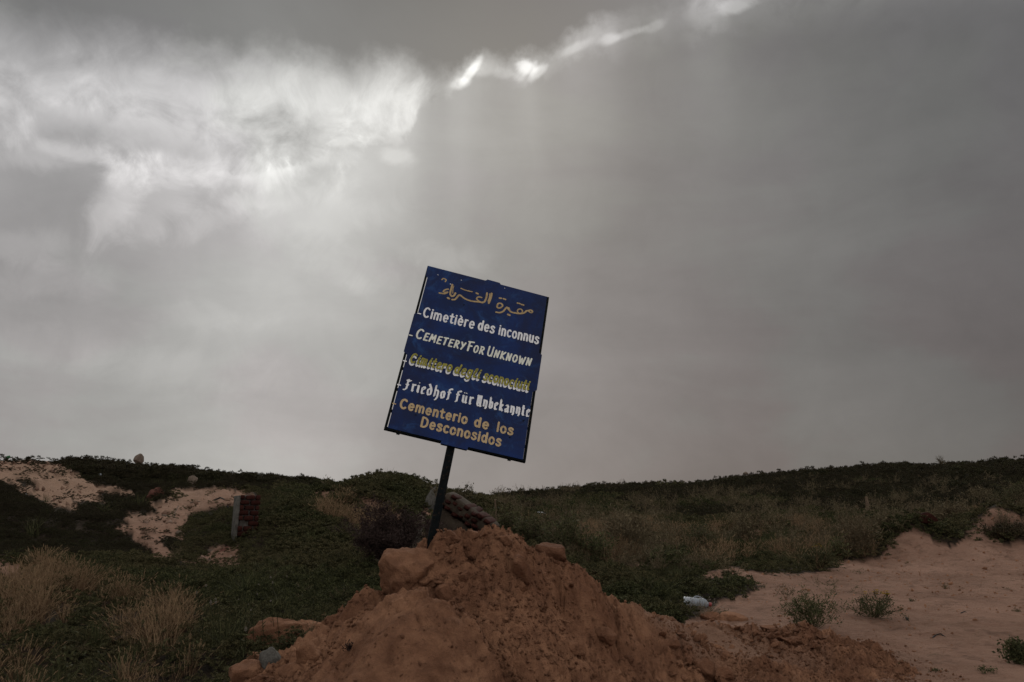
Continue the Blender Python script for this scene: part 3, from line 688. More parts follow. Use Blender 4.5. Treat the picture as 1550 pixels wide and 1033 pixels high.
# lettering: brush strokes laid on the sheet
def cr_(pts, n=6):
    P = [np.array(p, float) for p in pts]
    if len(P) < 3: return P
    P = [2 * P[0] - P[1]] + P + [2 * P[-1] - P[-2]]; o = []
    for i in range(1, len(P) - 2):
        for t in np.linspace(0, 1, n, endpoint=False):
            o.append(.5 * (2 * P[i] + (P[i + 1] - P[i - 1]) * t + (2 * P[i - 1] - 5 * P[i] + 4 * P[i + 1] - P[i + 2]) * t * t + (3 * P[i] - P[i - 1] - 3 * P[i + 1] + P[i + 2]) * t ** 3))
    return o + [P[-2]]
def arc(cx, cy, rx, ry, a0, a1, n=16):
    return [np.array((cx + rx * math.cos(rad(a)), cy + ry * math.sin(rad(a)))) for a in np.linspace(a0, a1, n)]
def S(*p): return cr_(p)
def P_(*p): return [np.array(q, float) for q in p]
def arch(x0, x1): return S((x0, .42), (x0 + .04, .58), ((x0 + x1) / 2, .70), (x1 - .03, .60), (x1, .42), (x1, .2), (x1, 0))
G = {
 'C': (.60, [arc(.32, .5, .29, .5, 48, 312)]), 'i': (.12, [P_((.06, 0), (.06, .70)), P_((.06, .90), (.06, .93))]),
 'm': (.78, [P_((.06, 0), (.06, .70)), arch(.06, .39), arch(.39, .72)]), 'n': (.48, [P_((.06, 0), (.06, .70)), arch(.06, .42)]),
 'e': (.50, [P_((.07, .36), (.45, .36)), arc(.26, .35, .20, .35, 5, 312)]),
 't': (.36, [S((.16, .95), (.16, .5), (.16, .16), (.23, .02), (.36, .05)), P_((0, .69), (.34, .69))]),
 'r': (.32, [P_((.06, 0), (.06, .70)), S((.06, .42), (.12, .60), (.22, .69), (.32, .66))]),
 'd': (.50, [arc(.23, .35, .19, .34, 0, 360, 20), P_((.44, 0), (.44, 1.0))]), 's': (.44, [S((.40, .58), (.30, .69), (.14, .67), (.08, .53), (.20, .39), (.34, .30), (.40, .16), (.28, .01), (.12, .01), (.03, .12))]),
 'c': (.44, [arc(.25, .35, .21, .35, 50, 312)]), 'o': (.48, [arc(.24, .35, .21, .35, 0, 360, 20)]),
 'u': (.48, [S((.06, .70), (.06, .35), (.08, .12), (.20, 0), (.34, .06), (.42, .22)), P_((.42, .70), (.42, 0))]), 'l': (.12, [P_((.06, 0), (.06, 1.0))]),
 'D': (.62, [P_((.06, 0), (.06, 1.0)), S((.06, 1.0), (.32, .97), (.52, .78), (.56, .5), (.52, .22), (.32, .03), (.06, 0))]),
 'E': (.46, [P_((.44, 1.0), (.08, .98), (.04, 0), (.44, .02)), P_((.06, .52), (.38, .54))]), 'M': (.72, [P_((.02, 0), (.12, 1), (.34, .35), (.58, 1), (.66, 0))]),
 'T': (.52, [P_((0, .96), (.52, 1.0)), P_((.27, .96), (.22, 0))]), 'R': (.52, [P_((.06, 0), (.10, 1.0)), S((.04, 1.0), (.34, .98), (.46, .76), (.30, .54), (.08, .50)), P_((.20, .50), (.50, 0))]),
 'Y': (.50, [P_((.02, 1), (.24, .52)), P_((.50, 1.0), (.14, 0))]), 'F': (.48, [P_((.12, 0), (.10, .96)), P_((-.02, .95), (.50, 1.0)), P_((.10, .52), (.38, .55))]),
 'O': (.54, [arc(.27, .5, .24, .48, 0, 360, 20)]), 'U': (.50, [S((.04, 1), (.04, .5), (.08, .12), (.22, 0), (.36, .08), (.42, .28)), P_((.44, 1.0), (.44, 0))]),
 'N': (.54, [P_((.04, 0), (.08, 1), (.42, .04), (.50, 1))]), 'K': (.50, [P_((.06, 0), (.08, 1)), P_((.48, 1), (.10, .46), (.48, 0))]), 'W': (.74, [P_((.02, 1), (.16, 0), (.36, .75), (.52, 0), (.72, 1))]),
}
G['è'] = (.50, G['e'][1] + [P_((.14, .98), (.30, .84))])
# upright italic hand for the Italian line
GI = {k: G[k] for k in 'Ciosuntc'}
GI.update({'e': (.42, [S((.06, .32), (.30, .42), (.36, .60), (.22, .70), (.06, .50), (.05, .20), (.18, 0), (.40, .12))]),
 'm': (.74, [S((.0, .55), (.08, .70), (.08, .4), (.05, 0)), S((.07, .4), (.20, .68), (.34, .62), (.32, 0)), S((.34, .4), (.48, .68), (.60, .60), (.56, .05), (.72, .1))]),
 'r': (.40, [S((.0, .55), (.08, .70), (.06, .3), (.04, 0)), S((.06, .35), (.18, .62), (.34, .70), (.36, .55))]), 'd': (.52, [arc(.2, .32, .17, .32, 0, 360, 18), S((.50, 1.0), (.42, .5), (.36, .08), (.50, .04))]),
 'g': (.46, [arc(.22, .38, .17, .30, 0, 360, 18), S((.42, .70), (.40, .2), (.34, -.22), (.16, -.32), (.0, -.20))]), 'l': (.28, [S((.02, .3), (.20, .70), (.24, .98), (.12, .90), (.08, .4), (.12, .02), (.30, .12))]),
 'i': (.20, [S((.02, .5), (.10, .70), (.08, .3), (.10, .02), (.22, .10)), P_((.14, .90), (.16, .95))]), 't': (.34, [S((.20, 1.0), (.14, .5), (.12, .05), (.32, .08)), P_((.0, .68), (.34, .72))])})
# black-letter hand for the German line
GB = {
 'F': (.56, [S((.60, .98), (.44, .88), (.28, .98), (.12, .86)), P_((.28, .92), (.28, .20), (.14, .02), (-.04, .02)), P_((.10, .50), (.24, .56), (.44, .50))]),
 'r': (.32, [P_((.0, .58), (.10, .68), (.10, .08), (.04, 0)), P_((.10, .08), (.20, .02)), P_((.12, .52), (.24, .68), (.34, .56))]),
 'i': (.24, [P_((.02, .58), (.12, .68), (.12, .10), (.22, .02)), P_((.10, .88), (.17, .94))]),
 'e': (.38, [P_((.10, .08), (.07, .50), (.22, .68), (.36, .52), (.10, .32)), P_((.08, .12), (.20, 0), (.36, .10))]),
 'd': (.46, [P_((.08, .12), (.06, .46), (.22, .62), (.40, .44), (.38, .12), (.22, .0), (.08, .12)), P_((.40, .46), (.30, .72), (.10, 1.02))]),
 'h': (.48, [P_((.16, .98), (.08, 1.02)), P_((.12, 1.0), (.12, .06), (.04, 0)), P_((.13, .50), (.28, .66), (.42, .52), (.42, .02), (.30, -.26), (.18, -.30))]),
 'o': (.42, [P_((.08, .12), (.07, .50), (.22, .66), (.37, .50), (.36, .12), (.22, .0), (.08, .12))]),
 'f': (.42, [P_((.46, .90), (.34, 1.0), (.18, .86), (.18, .04), (.04, -.08)), P_((.02, .62), (.38, .62))]),
 'ü': (.46, [P_((.02, .58), (.10, .68), (.10, .12), (.22, 0), (.36, .12)), P_((.36, .66), (.36, .08), (.46, .0)), P_((.12, .86), (.16, .92)), P_((.30, .86), (.34, .92))]),
 'U': (.58, [P_((.0, .86), (.12, 1.0), (.12, .16), (.26, 0), (.44, .14)), P_((.30, 1.0), (.30, .22)), P_((.46, 1.0), (.46, .08), (.58, .0))]),
 'n': (.46, [P_((.0, .58), (.10, .68), (.10, .04)), P_((.11, .50), (.26, .66), (.38, .52), (.38, .0), (.28, -.14))]),
 'b': (.44, [P_((.04, 1.0), (.12, .96), (.12, .12), (.24, 0), (.38, .14), (.38, .50), (.26, .64), (.13, .50))]),
 'k': (.44, [P_((.04, 1.0), (.12, .96), (.12, .02)), P_((.13, .40), (.28, .62), (.36, .48), (.14, .32), (.36, .06), (.44, .02))]),
 'a': (.46, [P_((.08, .54), (.22, .66), (.36, .54), (.36, .08), (.46, .0)), P_((.36, .36), (.10, .28), (.09, .08), (.20, .0), (.36, .12))]),
 't': (.34, [P_((.14, .92), (.14, .10), (.24, .0), (.34, .08)), P_((.0, .66), (.32, .66))]),
}
_lz = [0]
def ribbon(pts, w, nib=None):
    """flat brush stroke in the board's plane; returns verts (x,z) and faces"""
    P = [np.array(p, float) for p in pts]
    Q = [P[0]]
    for p in P[1:]:
        if np.linalg.norm(p - Q[-1]) > w * .12: Q.append(p)
    if len(Q) == 1: Q.append(Q[0] + np.array((0, w * .2)))
    P = Q; n = len(P); V, F = [], []
    for i in range(n):
        d = P[min(i + 1, n - 1)] - P[max(i - 1, 0)]; L_ = np.linalg.norm(d); d = d / (L_ if L_ > 1e-9 else 1); nn = np.array((-d[1], d[0]))
        k = 1.0
        if 0 < i < n - 1:
            a = (P[i] - P[i - 1]) / np.linalg.norm(P[i] - P[i - 1]); b = (P[i + 1] - P[i]) / np.linalg.norm(P[i + 1] - P[i]); c = math.sqrt(max(.25, (1 + a @ b) / 2)); k = min(1 / c, 1.5)
        ww = w
        if nib: ww = w * (.40 + .85 * abs(d[0] * math.sin(rad(nib)) - d[1] * math.cos(rad(nib))))
        V += [P[i] + nn * ww / 2 * k, P[i] - nn * ww / 2 * k]
    for i in range(n - 1): F.append((2 * i, 2 * i + 1, 2 * i + 3, 2 * i + 2))
    if not nib:
        for e, (i, sg) in enumerate(((0, -1), (n - 1, 1))):
            a, b = V[2 * i], V[2 * i + 1]; c = (a + b) / 2; d = (b - a) / 2; t = np.array((-d[1], d[0])) * sg
            k0 = len(V)
            for q in (45, 90, 135): V.append(c - d * math.cos(rad(q)) + t * math.sin(rad(q)))
            F.append((2 * i, k0, k0 + 1, k0 + 2, 2 * i + 1))
    return V, F
def strokes_obj(name, ST, mat, label=None, lift=0.0):
    V, F = [], []
    S2 = []
    for pts, w, nib in ST:      # lift the brush at sharp corners
        pts = [np.array(q, float) for q in pts]; cur = [pts[0]]
        for i in range(1, len(pts)):
            cur.append(pts[i])
            if i < len(pts) - 1:
                a = pts[i] - pts[i - 1]; b = pts[i + 1] - pts[i]; la, lb = np.linalg.norm(a), np.linalg.norm(b)
                if la > 1e-7 and lb > 1e-7 and a @ b / la / lb < .70: S2.append((cur, w, nib)); cur = [pts[i]]
        S2.append((cur, w, nib))
    for k, (pts, w, nib) in enumerate(S2):
        v, f = ribbon(pts, w, nib); n0 = len(V); zz = -.0052 - lift - k * .00002
        V += [(p[0] - BASE.x, zz - BASE.y, p[1] - BASE.z) for p in v]
        for q in f:
            q = [n0 + j for j in q]
            a, b, c = (np.array(V[q[t]]) for t in range(3)); nrm = np.cross(b - a, c - a)
            F.append(q if nrm[1] < 0 else q[::-1])
    o = mesh_obj(name, V, F, mat, sign)
    if label: o['label'] = label
    return o
rj = random.Random(3)
def crop(X, Y): return (560 + X / 3.0367, 380 + Y / 3.038)
def line(words, x0, y0, x1, y1, cap, glyphs, wgt, nib=None, slant=0.0, small=None, off=(0, 0)):
    ST = []
    for txt, a, b in words:
        adv = []; X_ = 0
        for i, ch in enumerate(txt):
            sc = 1.0 if (small is None or i == 0) else small
            w, st = glyphs[ch]; adv.append((X_, sc, st)); X_ += w * sc + .20
        X_ -= .20
        for X0, sc, st in adv:
            jy = rj.uniform(-.02, .02)
            for s_ in st:
                pts = []
                for p in s_:
                    gx_ = (X0 + p[0] * sc + slant * p[1] * sc); gy_ = p[1] * sc + jy
                    cxp = a + (b - a) * gx_ / X_
                    byp = y0 + (y1 - y0) * (cxp - x0) / (x1 - x0)
                    A0 = np.array(b2(*crop(cxp + off[0], byp + off[1]))); A1 = np.array(b2(*crop(cxp + off[0], byp + off[1] - cap)))
                    hgt = A1[1] - A0[1]
                    pts.append((A0[0], A0[1] + hgt * gy_))
                ST.append((pts, wgt * rj.uniform(.92, 1.08), nib))
    return ST
def dash(X, Y): return [([b2(*crop(X - 6, Y - 1)), b2(*crop(X + 6, Y + 2))], .010, None)]
W1 = line([('Cimetière', 243, 475), ('des', 495, 568), ('inconnus', 590, 772)], 243, 303, 772, 429, 44, G, .0138)
strokes_obj('lettering', W1 + dash(226, 290), M_pwhite, 'white French line reading Cimetière des inconnus')
W2 = line([('CEMETERY', 208, 430), ('FOR', 443, 518), ('UNKNOWN', 536, 735)], 210, 402, 735, 531, 44, G, .0128, None, .10, .76)
strokes_obj('lettering', W2 + dash(187, 390), M_pcream, 'cream English line reading Cemetery for Unknown')
LW = [('Cimitero', 180, 368), ('degli', 384, 498), ('sconociuti', 518, 724)]
W3 = line(LW, 178, 516, 722, 646, 42, GI, .0145, None, .12, None, (-3, 6))
strokes_obj('lettering', W3 + dash(160, 508), M_pwhite, 'white under-painting of the olive Italian line')
W3 = line(LW, 178, 516, 722, 646, 42, GI, .0125, None, .12, None, (2, -3))
strokes_obj('lettering', W3, M_polive, 'olive Italian line reading Cimitero degli sconociuti', .004)
W4 = line([('Friedhof', 152, 368), ('für', 388, 468), ('Unbekannte', 486, 730)], 145, 638, 730, 766, 52, GB, .0128, 35)
strokes_obj('lettering', W4 + dash(133, 618), M_pwhite, 'white black-letter German line reading Friedhof für Unbekannte')
W5 = line([('Cementerio', 136, 442), ('de', 478, 541), ('los', 582, 654)], 135, 722, 652, 848, 42, G, .0150)
strokes_obj('lettering', W5 + dash(111, 704), M_psand, 'sand-coloured Spanish line reading Cementerio de los')
W6 = line([('Desconosidos', 232, 598)], 232, 808, 598, 899, 44, G, .0150)
strokes_obj('lettering', W6, M_psand, 'sand-coloured lowest line reading Desconosidos')
def z2(X, Y): return b2(640 + X / 7.75, 400 + Y / 7.75)
AR = [([(1278,572),(1284,556),(1262,544),(1240,552),(1256,570),(1276,574)],17),([(1245,556),(1218,552),(1192,574),(1160,584),(1120,584),(1082,578),(1045,570),(1022,556),(1006,520)],19),
 ([(1150,582),(1168,560),(1152,534),(1120,536),(1108,558),(1124,580)],14),([(1022,556),(1000,532),(985,512),(965,532),(940,560),(900,574),(856,568)],18),
 ([(870,492),(884,468),(915,466),(934,490),(912,516),(878,518),(868,496)],18),([(898,404),(918,406)],20),([(945,412),(968,420)],20),([(1108,462),(1136,468)],18),([(1152,478),(1182,486)],18),([(998,596),(1016,604)],24),
 ([(806,350),(796,400),(772,462)],22),([(784,352),(778,400),(762,440)],10),([(752,345),(744,395),(722,445),(690,456)],20),([(690,456),(652,436),(630,410),(652,390),(690,398)],16),
 ([(700,458),(650,448),(590,442),(530,428),(478,402),(430,368),(400,395),(376,420),(342,422)],19),([(382,345),(366,372),(338,382),(320,356),(330,300),(346,246)],20),
 ([(362,262),(352,300),(350,350)],8),([(292,402),(306,410)],24),([(296,300),(262,306),(240,326),(262,338),(290,334),(255,352),(192,344)],17),([(446,290),(500,312),(578,330)],13),([(628,346),(644,354)],22),
 ([(222,188),(240,174),(272,190),(262,212)],14)]
ST = []
for pts, w in AR: ST.append((cr_([z2(*p) for p in pts], 5), w / 7.75 * .0058, None))
strokes_obj('lettering', ST, M_pgold, 'gold hand-painted Arabic line at the top of the sign')
ST = [([z2(X, Y), z2(X + 3, Y + 2)], .007 * s_, None) for X, Y, s_ in ((322, 238, 1.2), (175, 130, .9), (449, 192, .8), (958, 286, .7))]
for X, Y in ((208, 756), (703, 783), (430, 250), (350, 330), (300, 690), (640, 860)): ST.append(([b2(*crop(X, Y)), b2(*crop(X + 4, Y))], .008, None))
for q in ST[:4]: strokes_obj('paint_chip', [q], M_pwhite)
for q in ST[4:]: strokes_obj('rust_spot', [q], M_steel)

# ---------------------------------------------------------------- broken masonry
M_under = simple('earthy_concrete', [(.060, .046, .034), (.036, .027, .020), (.09, .072, .056)], 8)
def GH(x, y): return float(H(np.array([x]), np.array([y]))[0])
def masonry(name, label, cat, px, py, wpx, hpx, depth, rot, courses, per, seed, Y=None, gap=.010, through=False):
    p = ray_hit(px, py, H0) if Y is None else at(px, py, Y); k = scale_at(p.y); w, h = wpx * k, hpx * k
    t = empty(name, p, rot); tag(t, label, cat)
    V, F = rock_mesh(seed, 3, 0, 0, .03); V = np.sign(V) * np.abs(V) ** .35; V = V / np.abs(V).max(0)
    mesh_obj('core', V * np.array((w / 2 - .012, depth / 2, h / 2 * (.9 if through else 1))) + np.array((0, 0, h / 2)), F, M_under if through else M_mortar, t)
    r = random.Random(seed); bh = h / courses; bw = w / per; base = None
    for c in range(courses):
        off = (c % 2) * bw / 2
        for q in range(per + (c % 2)):
            x0 = -w / 2 + q * bw - off; x1 = min(x0 + bw, w / 2); x0 = max(x0, -w / 2)
            if x1 - x0 < .03 or (c >= courses - 2 and r.random() < .25) or r.random() < (.09 if through else .10): continue
            base = base or {}; bk = r.randrange(6)
            if bk not in base:
                V, F = ico(2); V = np.sign(V) * np.abs(V) ** .28; V = V / np.abs(V).max(0) * .5; V = V + np.random.RandomState(seed + bk).uniform(-.045, .045, V.shape); o = mesh_obj('brick', V, F, M_brick, t); base[bk] = o.data
            else: o = bpy.data.objects.new('brick', base[bk]); link(o, t)
            o.location = ((x0 + x1) / 2, (0 if through else -depth / 2 - .01) + r.uniform(-.012, .02), (c + .5) * bh); o.scale = (x1 - x0 - gap, depth + .05 if through else .09, bh - gap); o.scale[0] *= r.uniform(.82, 1.02); o.scale[2] *= r.uniform(.8, 1.06); o.rotation_euler = (r.uniform(-.12, .12), r.uniform(-.07, .07), r.uniform(-.10, .10))
    return t, w, h
t, w, h = masonry('brick_pillar', 'stub of a red brick pillar with one grey side among shrubs on the left slope', 'pillar', 371, 812, 29, 58, .34, (0, .02, .50), 8, 2, 301)
boxes('side_slab', [(-w / 2 - .05, -w / 2 + .012, -.20, .19, -.1, h * .98)], M_conc, t, .008, .01, 4)
t, w, h = masonry('fallen_wall', 'toppled piece of brick wall with grey underside lying behind the sign post', 'wall', 704, 806, 92, 24, .5, (.12, .60, -.15), 3, 8, 302, Y=14.5, through=True)
t.location = at(706, 789, 14.5)
boxes('underside', [(-w * .47, w * .40, -.20, .20, -.50, -.02)], M_under, t, .03, .03, 5)
surf_rock('broken_column', 655, 775, 24, 62, 303, M_conc, 'pale stump of a broken column standing just left of the post behind the mound', 'column', rot=(.1, .18, .3), depth_m=.16, fn=H0, dcut=.3, rough=.12)
surf_rock('pale_stone', 641, 800, 17, 40, 304, M_stone, 'long pale stone slanting down to the mound left of the post', 'stone', rot=(0, -.5, 0), fn=H0)
RK = [(236,761,32,26,310,M_redearth,'angular reddish boulder on the sand path of the left slope','boulder',dict(dcut=.45,lift=.16)),
 (289,736,16,14,311,M_stone,'small pale boulder on top of the bare hump at left','boulder',dict(lift=.13)),
 (208,699,13,15,312,M_stone,'lone stone standing on the left skyline','stone',dict(dcut=.3,lift=.20)),
 (288,757,15,4,313,M_stone,'thin flat stone, upper of the two on the bare hump','stone',dict(dcut=.2)),
 (295,762,17,5,314,M_stone,'thin flat stone, lower of the two on the bare hump','stone',dict(dcut=.2)),
 (238,776,22,7,315,M_stone,'long flat stone below the angular reddish boulder','stone',dict(rot=(0,.45,0))),
 (252,783,20,6,316,M_stone,'second long stone lying at the lip of the sand path','stone',dict(rot=(0,.35,0))),
 (308,824,12,14,317,M_conc,'grey rounded stone in the hollow below the brick pillar','stone',dict()),
 (335,838,36,12,318,M_redearth,'tilted red slab in the rubble under the brick pillar','slab',dict(rot=(0,-.55,.2),dcut=.5)),
 (322,836,20,8,319,M_stone,'pale broken piece beside the tilted red slab','rubble',dict(dcut=.4)),
 (303,846,20,9,320,M_redearth,'reddish rubble piece at the lower left end of the red slab','rubble',dict(dcut=.4)),
 (316,850,12,6,321,M_stone,'small pale rubble piece in front of the red slab','rubble',dict()),
 (300,831,14,5,322,M_stone,'flat piece of rubble left of the grey rounded stone','rubble',dict()),
 (272,808,12,8,323,M_stone,'stone on the sand path above the small round bush','stone',dict()),
 (518,757,6,11,324,M_stone,'small upright pale stone on the middle hump','stone',dict(dcut=.4)),
 (507,806,12,8,325,M_brick,'bright red fragment of brick beside the purple dead bush','brick',dict(dcut=.4)),
 (517,819,10,7,326,M_brick,'second red brick fragment lower down by the purple dead bush','brick',dict(dcut=.4)),
 (985,864,22,13,327,M_stone,'pale lump half hidden in the green scrub right of the mound','stone',dict()),
 (1401,800,36,15,328,M_brick,'dark red block of brickwork behind the small sand heap at right','block',dict(dcut=.5,rough=.03,lift=.22)),
 (30,700,60,6,329,M_stone,'long pale slab on the crest at the upper left','slab',dict(dcut=.3)),
 (1129,686+35,8,5,330,M_stone,'pale stone high on the far right ridge','stone',dict(lift=.25)),
 (1253,731,16,7,331,M_redearth,'brownish boulder in the scrub of the far right ridge','boulder',dict(lift=.25))]
for c in RK: surf_rock(c[7], c[0], c[1], c[2], c[3], c[4], c[5], c[6], c[7], fn=H0, **c[8])

# ---------------------------------------------------------------- litter
def lathe(prof, n=24):
    V, F = [], []
    for r, x in prof:
        for k in range(n): a = 2 * math.pi * k / n; V.append((x, r * math.cos(a), r * math.sin(a)))
    for i in range(len(prof) - 1):
        for k in range(n): F.append((i * n + k, i * n + (k + 1) % n, (i + 1) * n + (k + 1) % n, (i + 1) * n + k))
    F.append(list(range(n))[::-1]); F.append([(len(prof) - 1) * n + k for k in range(n)])
    return V, F
p = ray_hit(1055, 921, H0); k = scale_at(p.y)
jug = empty('plastic_jug', (p.x - .01, p.y, p.z + 6.6 * k), (0, rad(4), rad(-12))); tag(jug, 'translucent white plastic jug with red cap lying on its side before green scrub', 'jug')
Lh = 17.5 * k; R0 = 8.0 * k
prof = [(.01, -Lh), (R0 * .75, -Lh), (R0 * .95, -Lh * .95)]
for q in range(9):
    xx = -Lh * .85 + q * Lh * .155; prof += [(R0 * 1.0, xx), (R0 * (.93 if q % 3 else .84), xx + Lh * .075)]
prof += [(R0, Lh * .52), (R0 * .96, Lh * .62), (R0 * .70, Lh * .84), (R0 * .34, Lh * .95), (R0 * .30, Lh * 1.02)]
V, F = lathe(prof); mesh_obj('bottle', V, F, M_white, jug, smooth=True)
V, F = lathe([(R0 * .36, Lh * 1.0), (R0 * .37, Lh * 1.0 + .002), (R0 * .36, Lh * 1.22), (R0 * .30, Lh * 1.24)]); mesh_obj('cap', V, F, M_redcap, jug)
hp = [(math.cos(a) * Lh * .30 + .02, -R0 * .1, R0 * .88 + math.sin(a) * R0 * .34) for a in np.linspace(0, math.pi, 9)]
def tube(pts, r, n=6):
    V, F = [], []; P = [np.array(q, float) for q in pts]
    for i, q in enumerate(P):
        d = P[min(i + 1, len(P) - 1)] - P[max(i - 1, 0)]; d /= np.linalg.norm(d); u = np.cross(d, (0, 1, .3)); u /= np.linalg.norm(u); v = np.cross(d, u); rr_ = r[i] if isinstance(r, (list, tuple)) else r
        V += [q + rr_ * (u * math.cos(2 * math.pi * j / n) + v * math.sin(2 * math.pi * j / n)) for j in range(n)]
    for i in range(len(P) - 1):
        for j in range(n): F.append((i * n + j, i * n + (j + 1) % n, (i + 1) * n + (j + 1) % n, (i + 1) * n + j))
    F.append(list(range(n))[::-1]); F.append([(len(P) - 1) * n + j for j in range(n)])
    return V, F
V, F = tube(hp, R0 * .11); mesh_obj('handle', V, F, M_white, jug, smooth=True)
def crumpled(name, px, py, w, h, mat, label, cat, seed, dz=0.0, fn=H0):
    """a crushed hollow piece of litter: rim, folds and real thickness"""
    p = ray_hit(px, py, fn); k = scale_at(p.y); V, F = rock_mesh(seed, 3, 12, .5, .22, 2.6)
    o = mesh_obj(name, V, F, mat); o.location = (p.x, p.y, p.z + dz * k); o.scale = (w * k / 2, w * k / 3, h * k / 2); o.rotation_euler = (0, random.Random(seed).uniform(-.3, .3), seed)
    return tag(o, label, cat)
def placed_tube(name, pix, r, mat, label, cat, lift=0.0, fn=H0, parent=None):
    P = []
    for q in pix:
        hgt = q[2] if len(q) > 2 else 0.0
        g = ray_hit(q[0], q[1], fn); P.append(g + Vector((0, 0, hgt + lift)))
    o_ = P[0].copy(); V, F = tube([q - o_ for q in P], r); o = mesh_obj(name, V, F, mat, parent); o.location = o_
    return tag(o, label, cat)
p = ray_hit(820, 793, H0); k = scale_at(p.y)
c = empty('white_canister', (p.x, p.y, p.z + .30), (0, .1, .2)); tag(c, 'white canister lying in the scrub between mound and far ridge', 'canister')
V, F = lathe([(.01, -6 * k), (3.4 * k, -6 * k), (4.0 * k, -5 * k), (3.8 * k, -1 * k), (4.0 * k, 0), (3.8 * k, 1 * k), (4.0 * k, 4 * k), (3 * k, 5.4 * k), (1.2 * k, 6 * k)], 14); mesh_obj('barrel', V, F, M_white, c, smooth=True)
V, F = lathe([(1.5 * k, 6 * k), (1.5 * k, 7.2 * k)], 10); mesh_obj('cap', V, F, M_redearth, c)
for q, (X_, Y_, w_, h_) in enumerate([(136,716,24,7),(153,725,13,12),(118,710,16,6),(106,704,9,5)]):
    crumpled('plastic_sheet', X_, Y_, w_, h_, M_white, ['crumpled white plastic sheet on the upper left crest, longest of the litter there','white plastic scrap sticking up at the lower end of the crest litter','pale plastic scrap between the two dark tufts on the left crest','small pale scrap at the upper end of the crest litter'][q], 'litter', 340 + q, 3.5)
crumpled('plastic_bag', 12, 696, 13, 9, M_green_bag, 'green plastic bag on the skyline at the far left', 'bag', 350, 2.5)
crumpled('plastic_sheet', 37, 751, 9, 8, M_white, 'grey-white scrap under the sand edge at far left', 'litter', 351, 1)
crumpled('paper_scrap', 1480, 843, 13, 4, M_white, 'flat white scrap on the sand at right', 'litter', 352, .5)
crumpled('bottle_scrap', 1373, 938, 12, 4, M_black, 'small dark piece of litter on the sand right of the yellow-flowered plant', 'litter', 353, .5)
placed_tube('rubber_strip', [(1411, 967), (1417, 964, .012), (1424, 963, .018), (1432, 966)], .006, M_black, 'bent black strip lying on the sand near the lower right', 'litter', .004)
placed_tube('rubber_strip', [(1455, 929), (1460, 928, .008), (1465, 929)], .008, M_black, 'short black strip on the sand above the bent one', 'litter', .004)
placed_tube('white_stick', [(262, 795), (264, 785, .12), (269, 780, .2)], .011, M_stone, 'pale bent stick standing out of the bank below the bare hump', 'stick', .02)
placed_tube('bent_pipe', [(323, 760), (333, 759, .05), (342, 763, .05), (345, 770, -.02)], .02, M_black, 'dark curved pipe sticking out of the bare hump', 'pipe', .04)
placed_tube('wooden_stake', [(752, 803), (751, 803, .30), (749, 803, .62)], .018, M_wood, 'thin wooden stake right of the fallen brick wall', 'stake')
placed_tube('wooden_stake', [(1315, 783), (1315, 783, .35), (1314, 783, .75)], [.07, .08, .05], M_wood, 'short thick pale stake in the scrub below the right ridge', 'stake')

# ---------------------------------------------------------------- plant pieces
def leaf_quads(C, Dn, Ln, Wd, rs):
    """rhombic leaves: centre, direction, length, width"""
    N = len(C); Dn = Dn / np.linalg.norm(Dn, axis=1)[:, None]
    up = rs.normal(size=(N, 3)); Sd = np.cross(Dn, up); Sd /= np.linalg.norm(Sd, axis=1)[:, None] + 1e-9; Nn = np.cross(Sd, Dn)
    L_ = Ln[:, None]; W_ = Wd[:, None]
    V = np.stack([C - Dn * L_ * .5, C + Sd * W_ * .5 + Nn * W_ * .12, C + Dn * L_ * .5, C - Sd * W_ * .5 + Nn * W_ * .12], 1).reshape(-1, 3)
    F = (np.arange(N)[:, None] * 4 + np.arange(4)[None])
    return V, F
def strip(P, W_, side):
    """P (N,k,3) centre lines, W_ (N,k) widths, side (N,3)"""
    N, k, _ = P.shape; A = P + side[:, None] * W_[..., None] / 2; B = P - side[:, None] * W_[..., None] / 2
    V = np.stack([A, B], 2).reshape(-1, 3); b = (np.arange(N) * k * 2)[:, None] + (np.arange(k - 1) * 2)[None]
    b = b.reshape(-1); F = np.stack([b, b + 1, b + 3, b + 2], 1); return V, F
def join(parts):
    Vs, Fs, Ts, n = [], [], [], 0
    for V, F, T_ in parts: Vs.append(V); Fs.append(F + n); Ts.append(T_); n += len(V)
    return np.vstack(Vs), np.vstack(Fs), np.concatenate(Ts)
def templ(V, F, T_, mat, name='sprig'):
    me = bpy.data.meshes.new(name); me.vertices.add(len(V)); me.vertices.foreach_set('co', V.astype(np.float32).ravel())
    me.loops.add(F.size); me.loops.foreach_set('vertex_index', F.ravel().astype(np.int32)); me.polygons.add(len(F)); me.polygons.foreach_set('loop_start', np.arange(0, F.size, 4, dtype=np.int32))
    me.update(calc_edges=True); a = me.attributes.new('tint', 'FLOAT', 'FACE'); a.data.foreach_set('value', T_.astype(np.float32)); me.materials.append(mat)
    return bpy.data.objects.new(name, me)
def seg_tubes(A, B, r0, r1):
    """three-sided tapered sticks"""
    D_ = B - A; L_ = np.linalg.norm(D_, axis=1)[:, None] + 1e-9; D_ = D_ / L_; u = np.cross(D_, np.array((.31, .73, .2))); u /= np.linalg.norm(u, axis=1)[:, None]; v = np.cross(D_, u)
    V = []
    for P, r in ((A, r0), (B, r1)):
        for k in range(3): a = 2 * math.pi * k / 3; V.append(P + (u * math.cos(a) + v * math.sin(a)) * r[:, None])
    V = np.stack(V, 1).reshape(-1, 3); b = np.arange(len(A))[:, None] * 6
    F = np.concatenate([np.stack([b[:, 0] + k, b[:, 0] + (k + 1) % 3, b[:, 0] + 3 + (k + 1) % 3, b[:, 0] + 3 + k], 1) for k in range(3)])
    return V, F
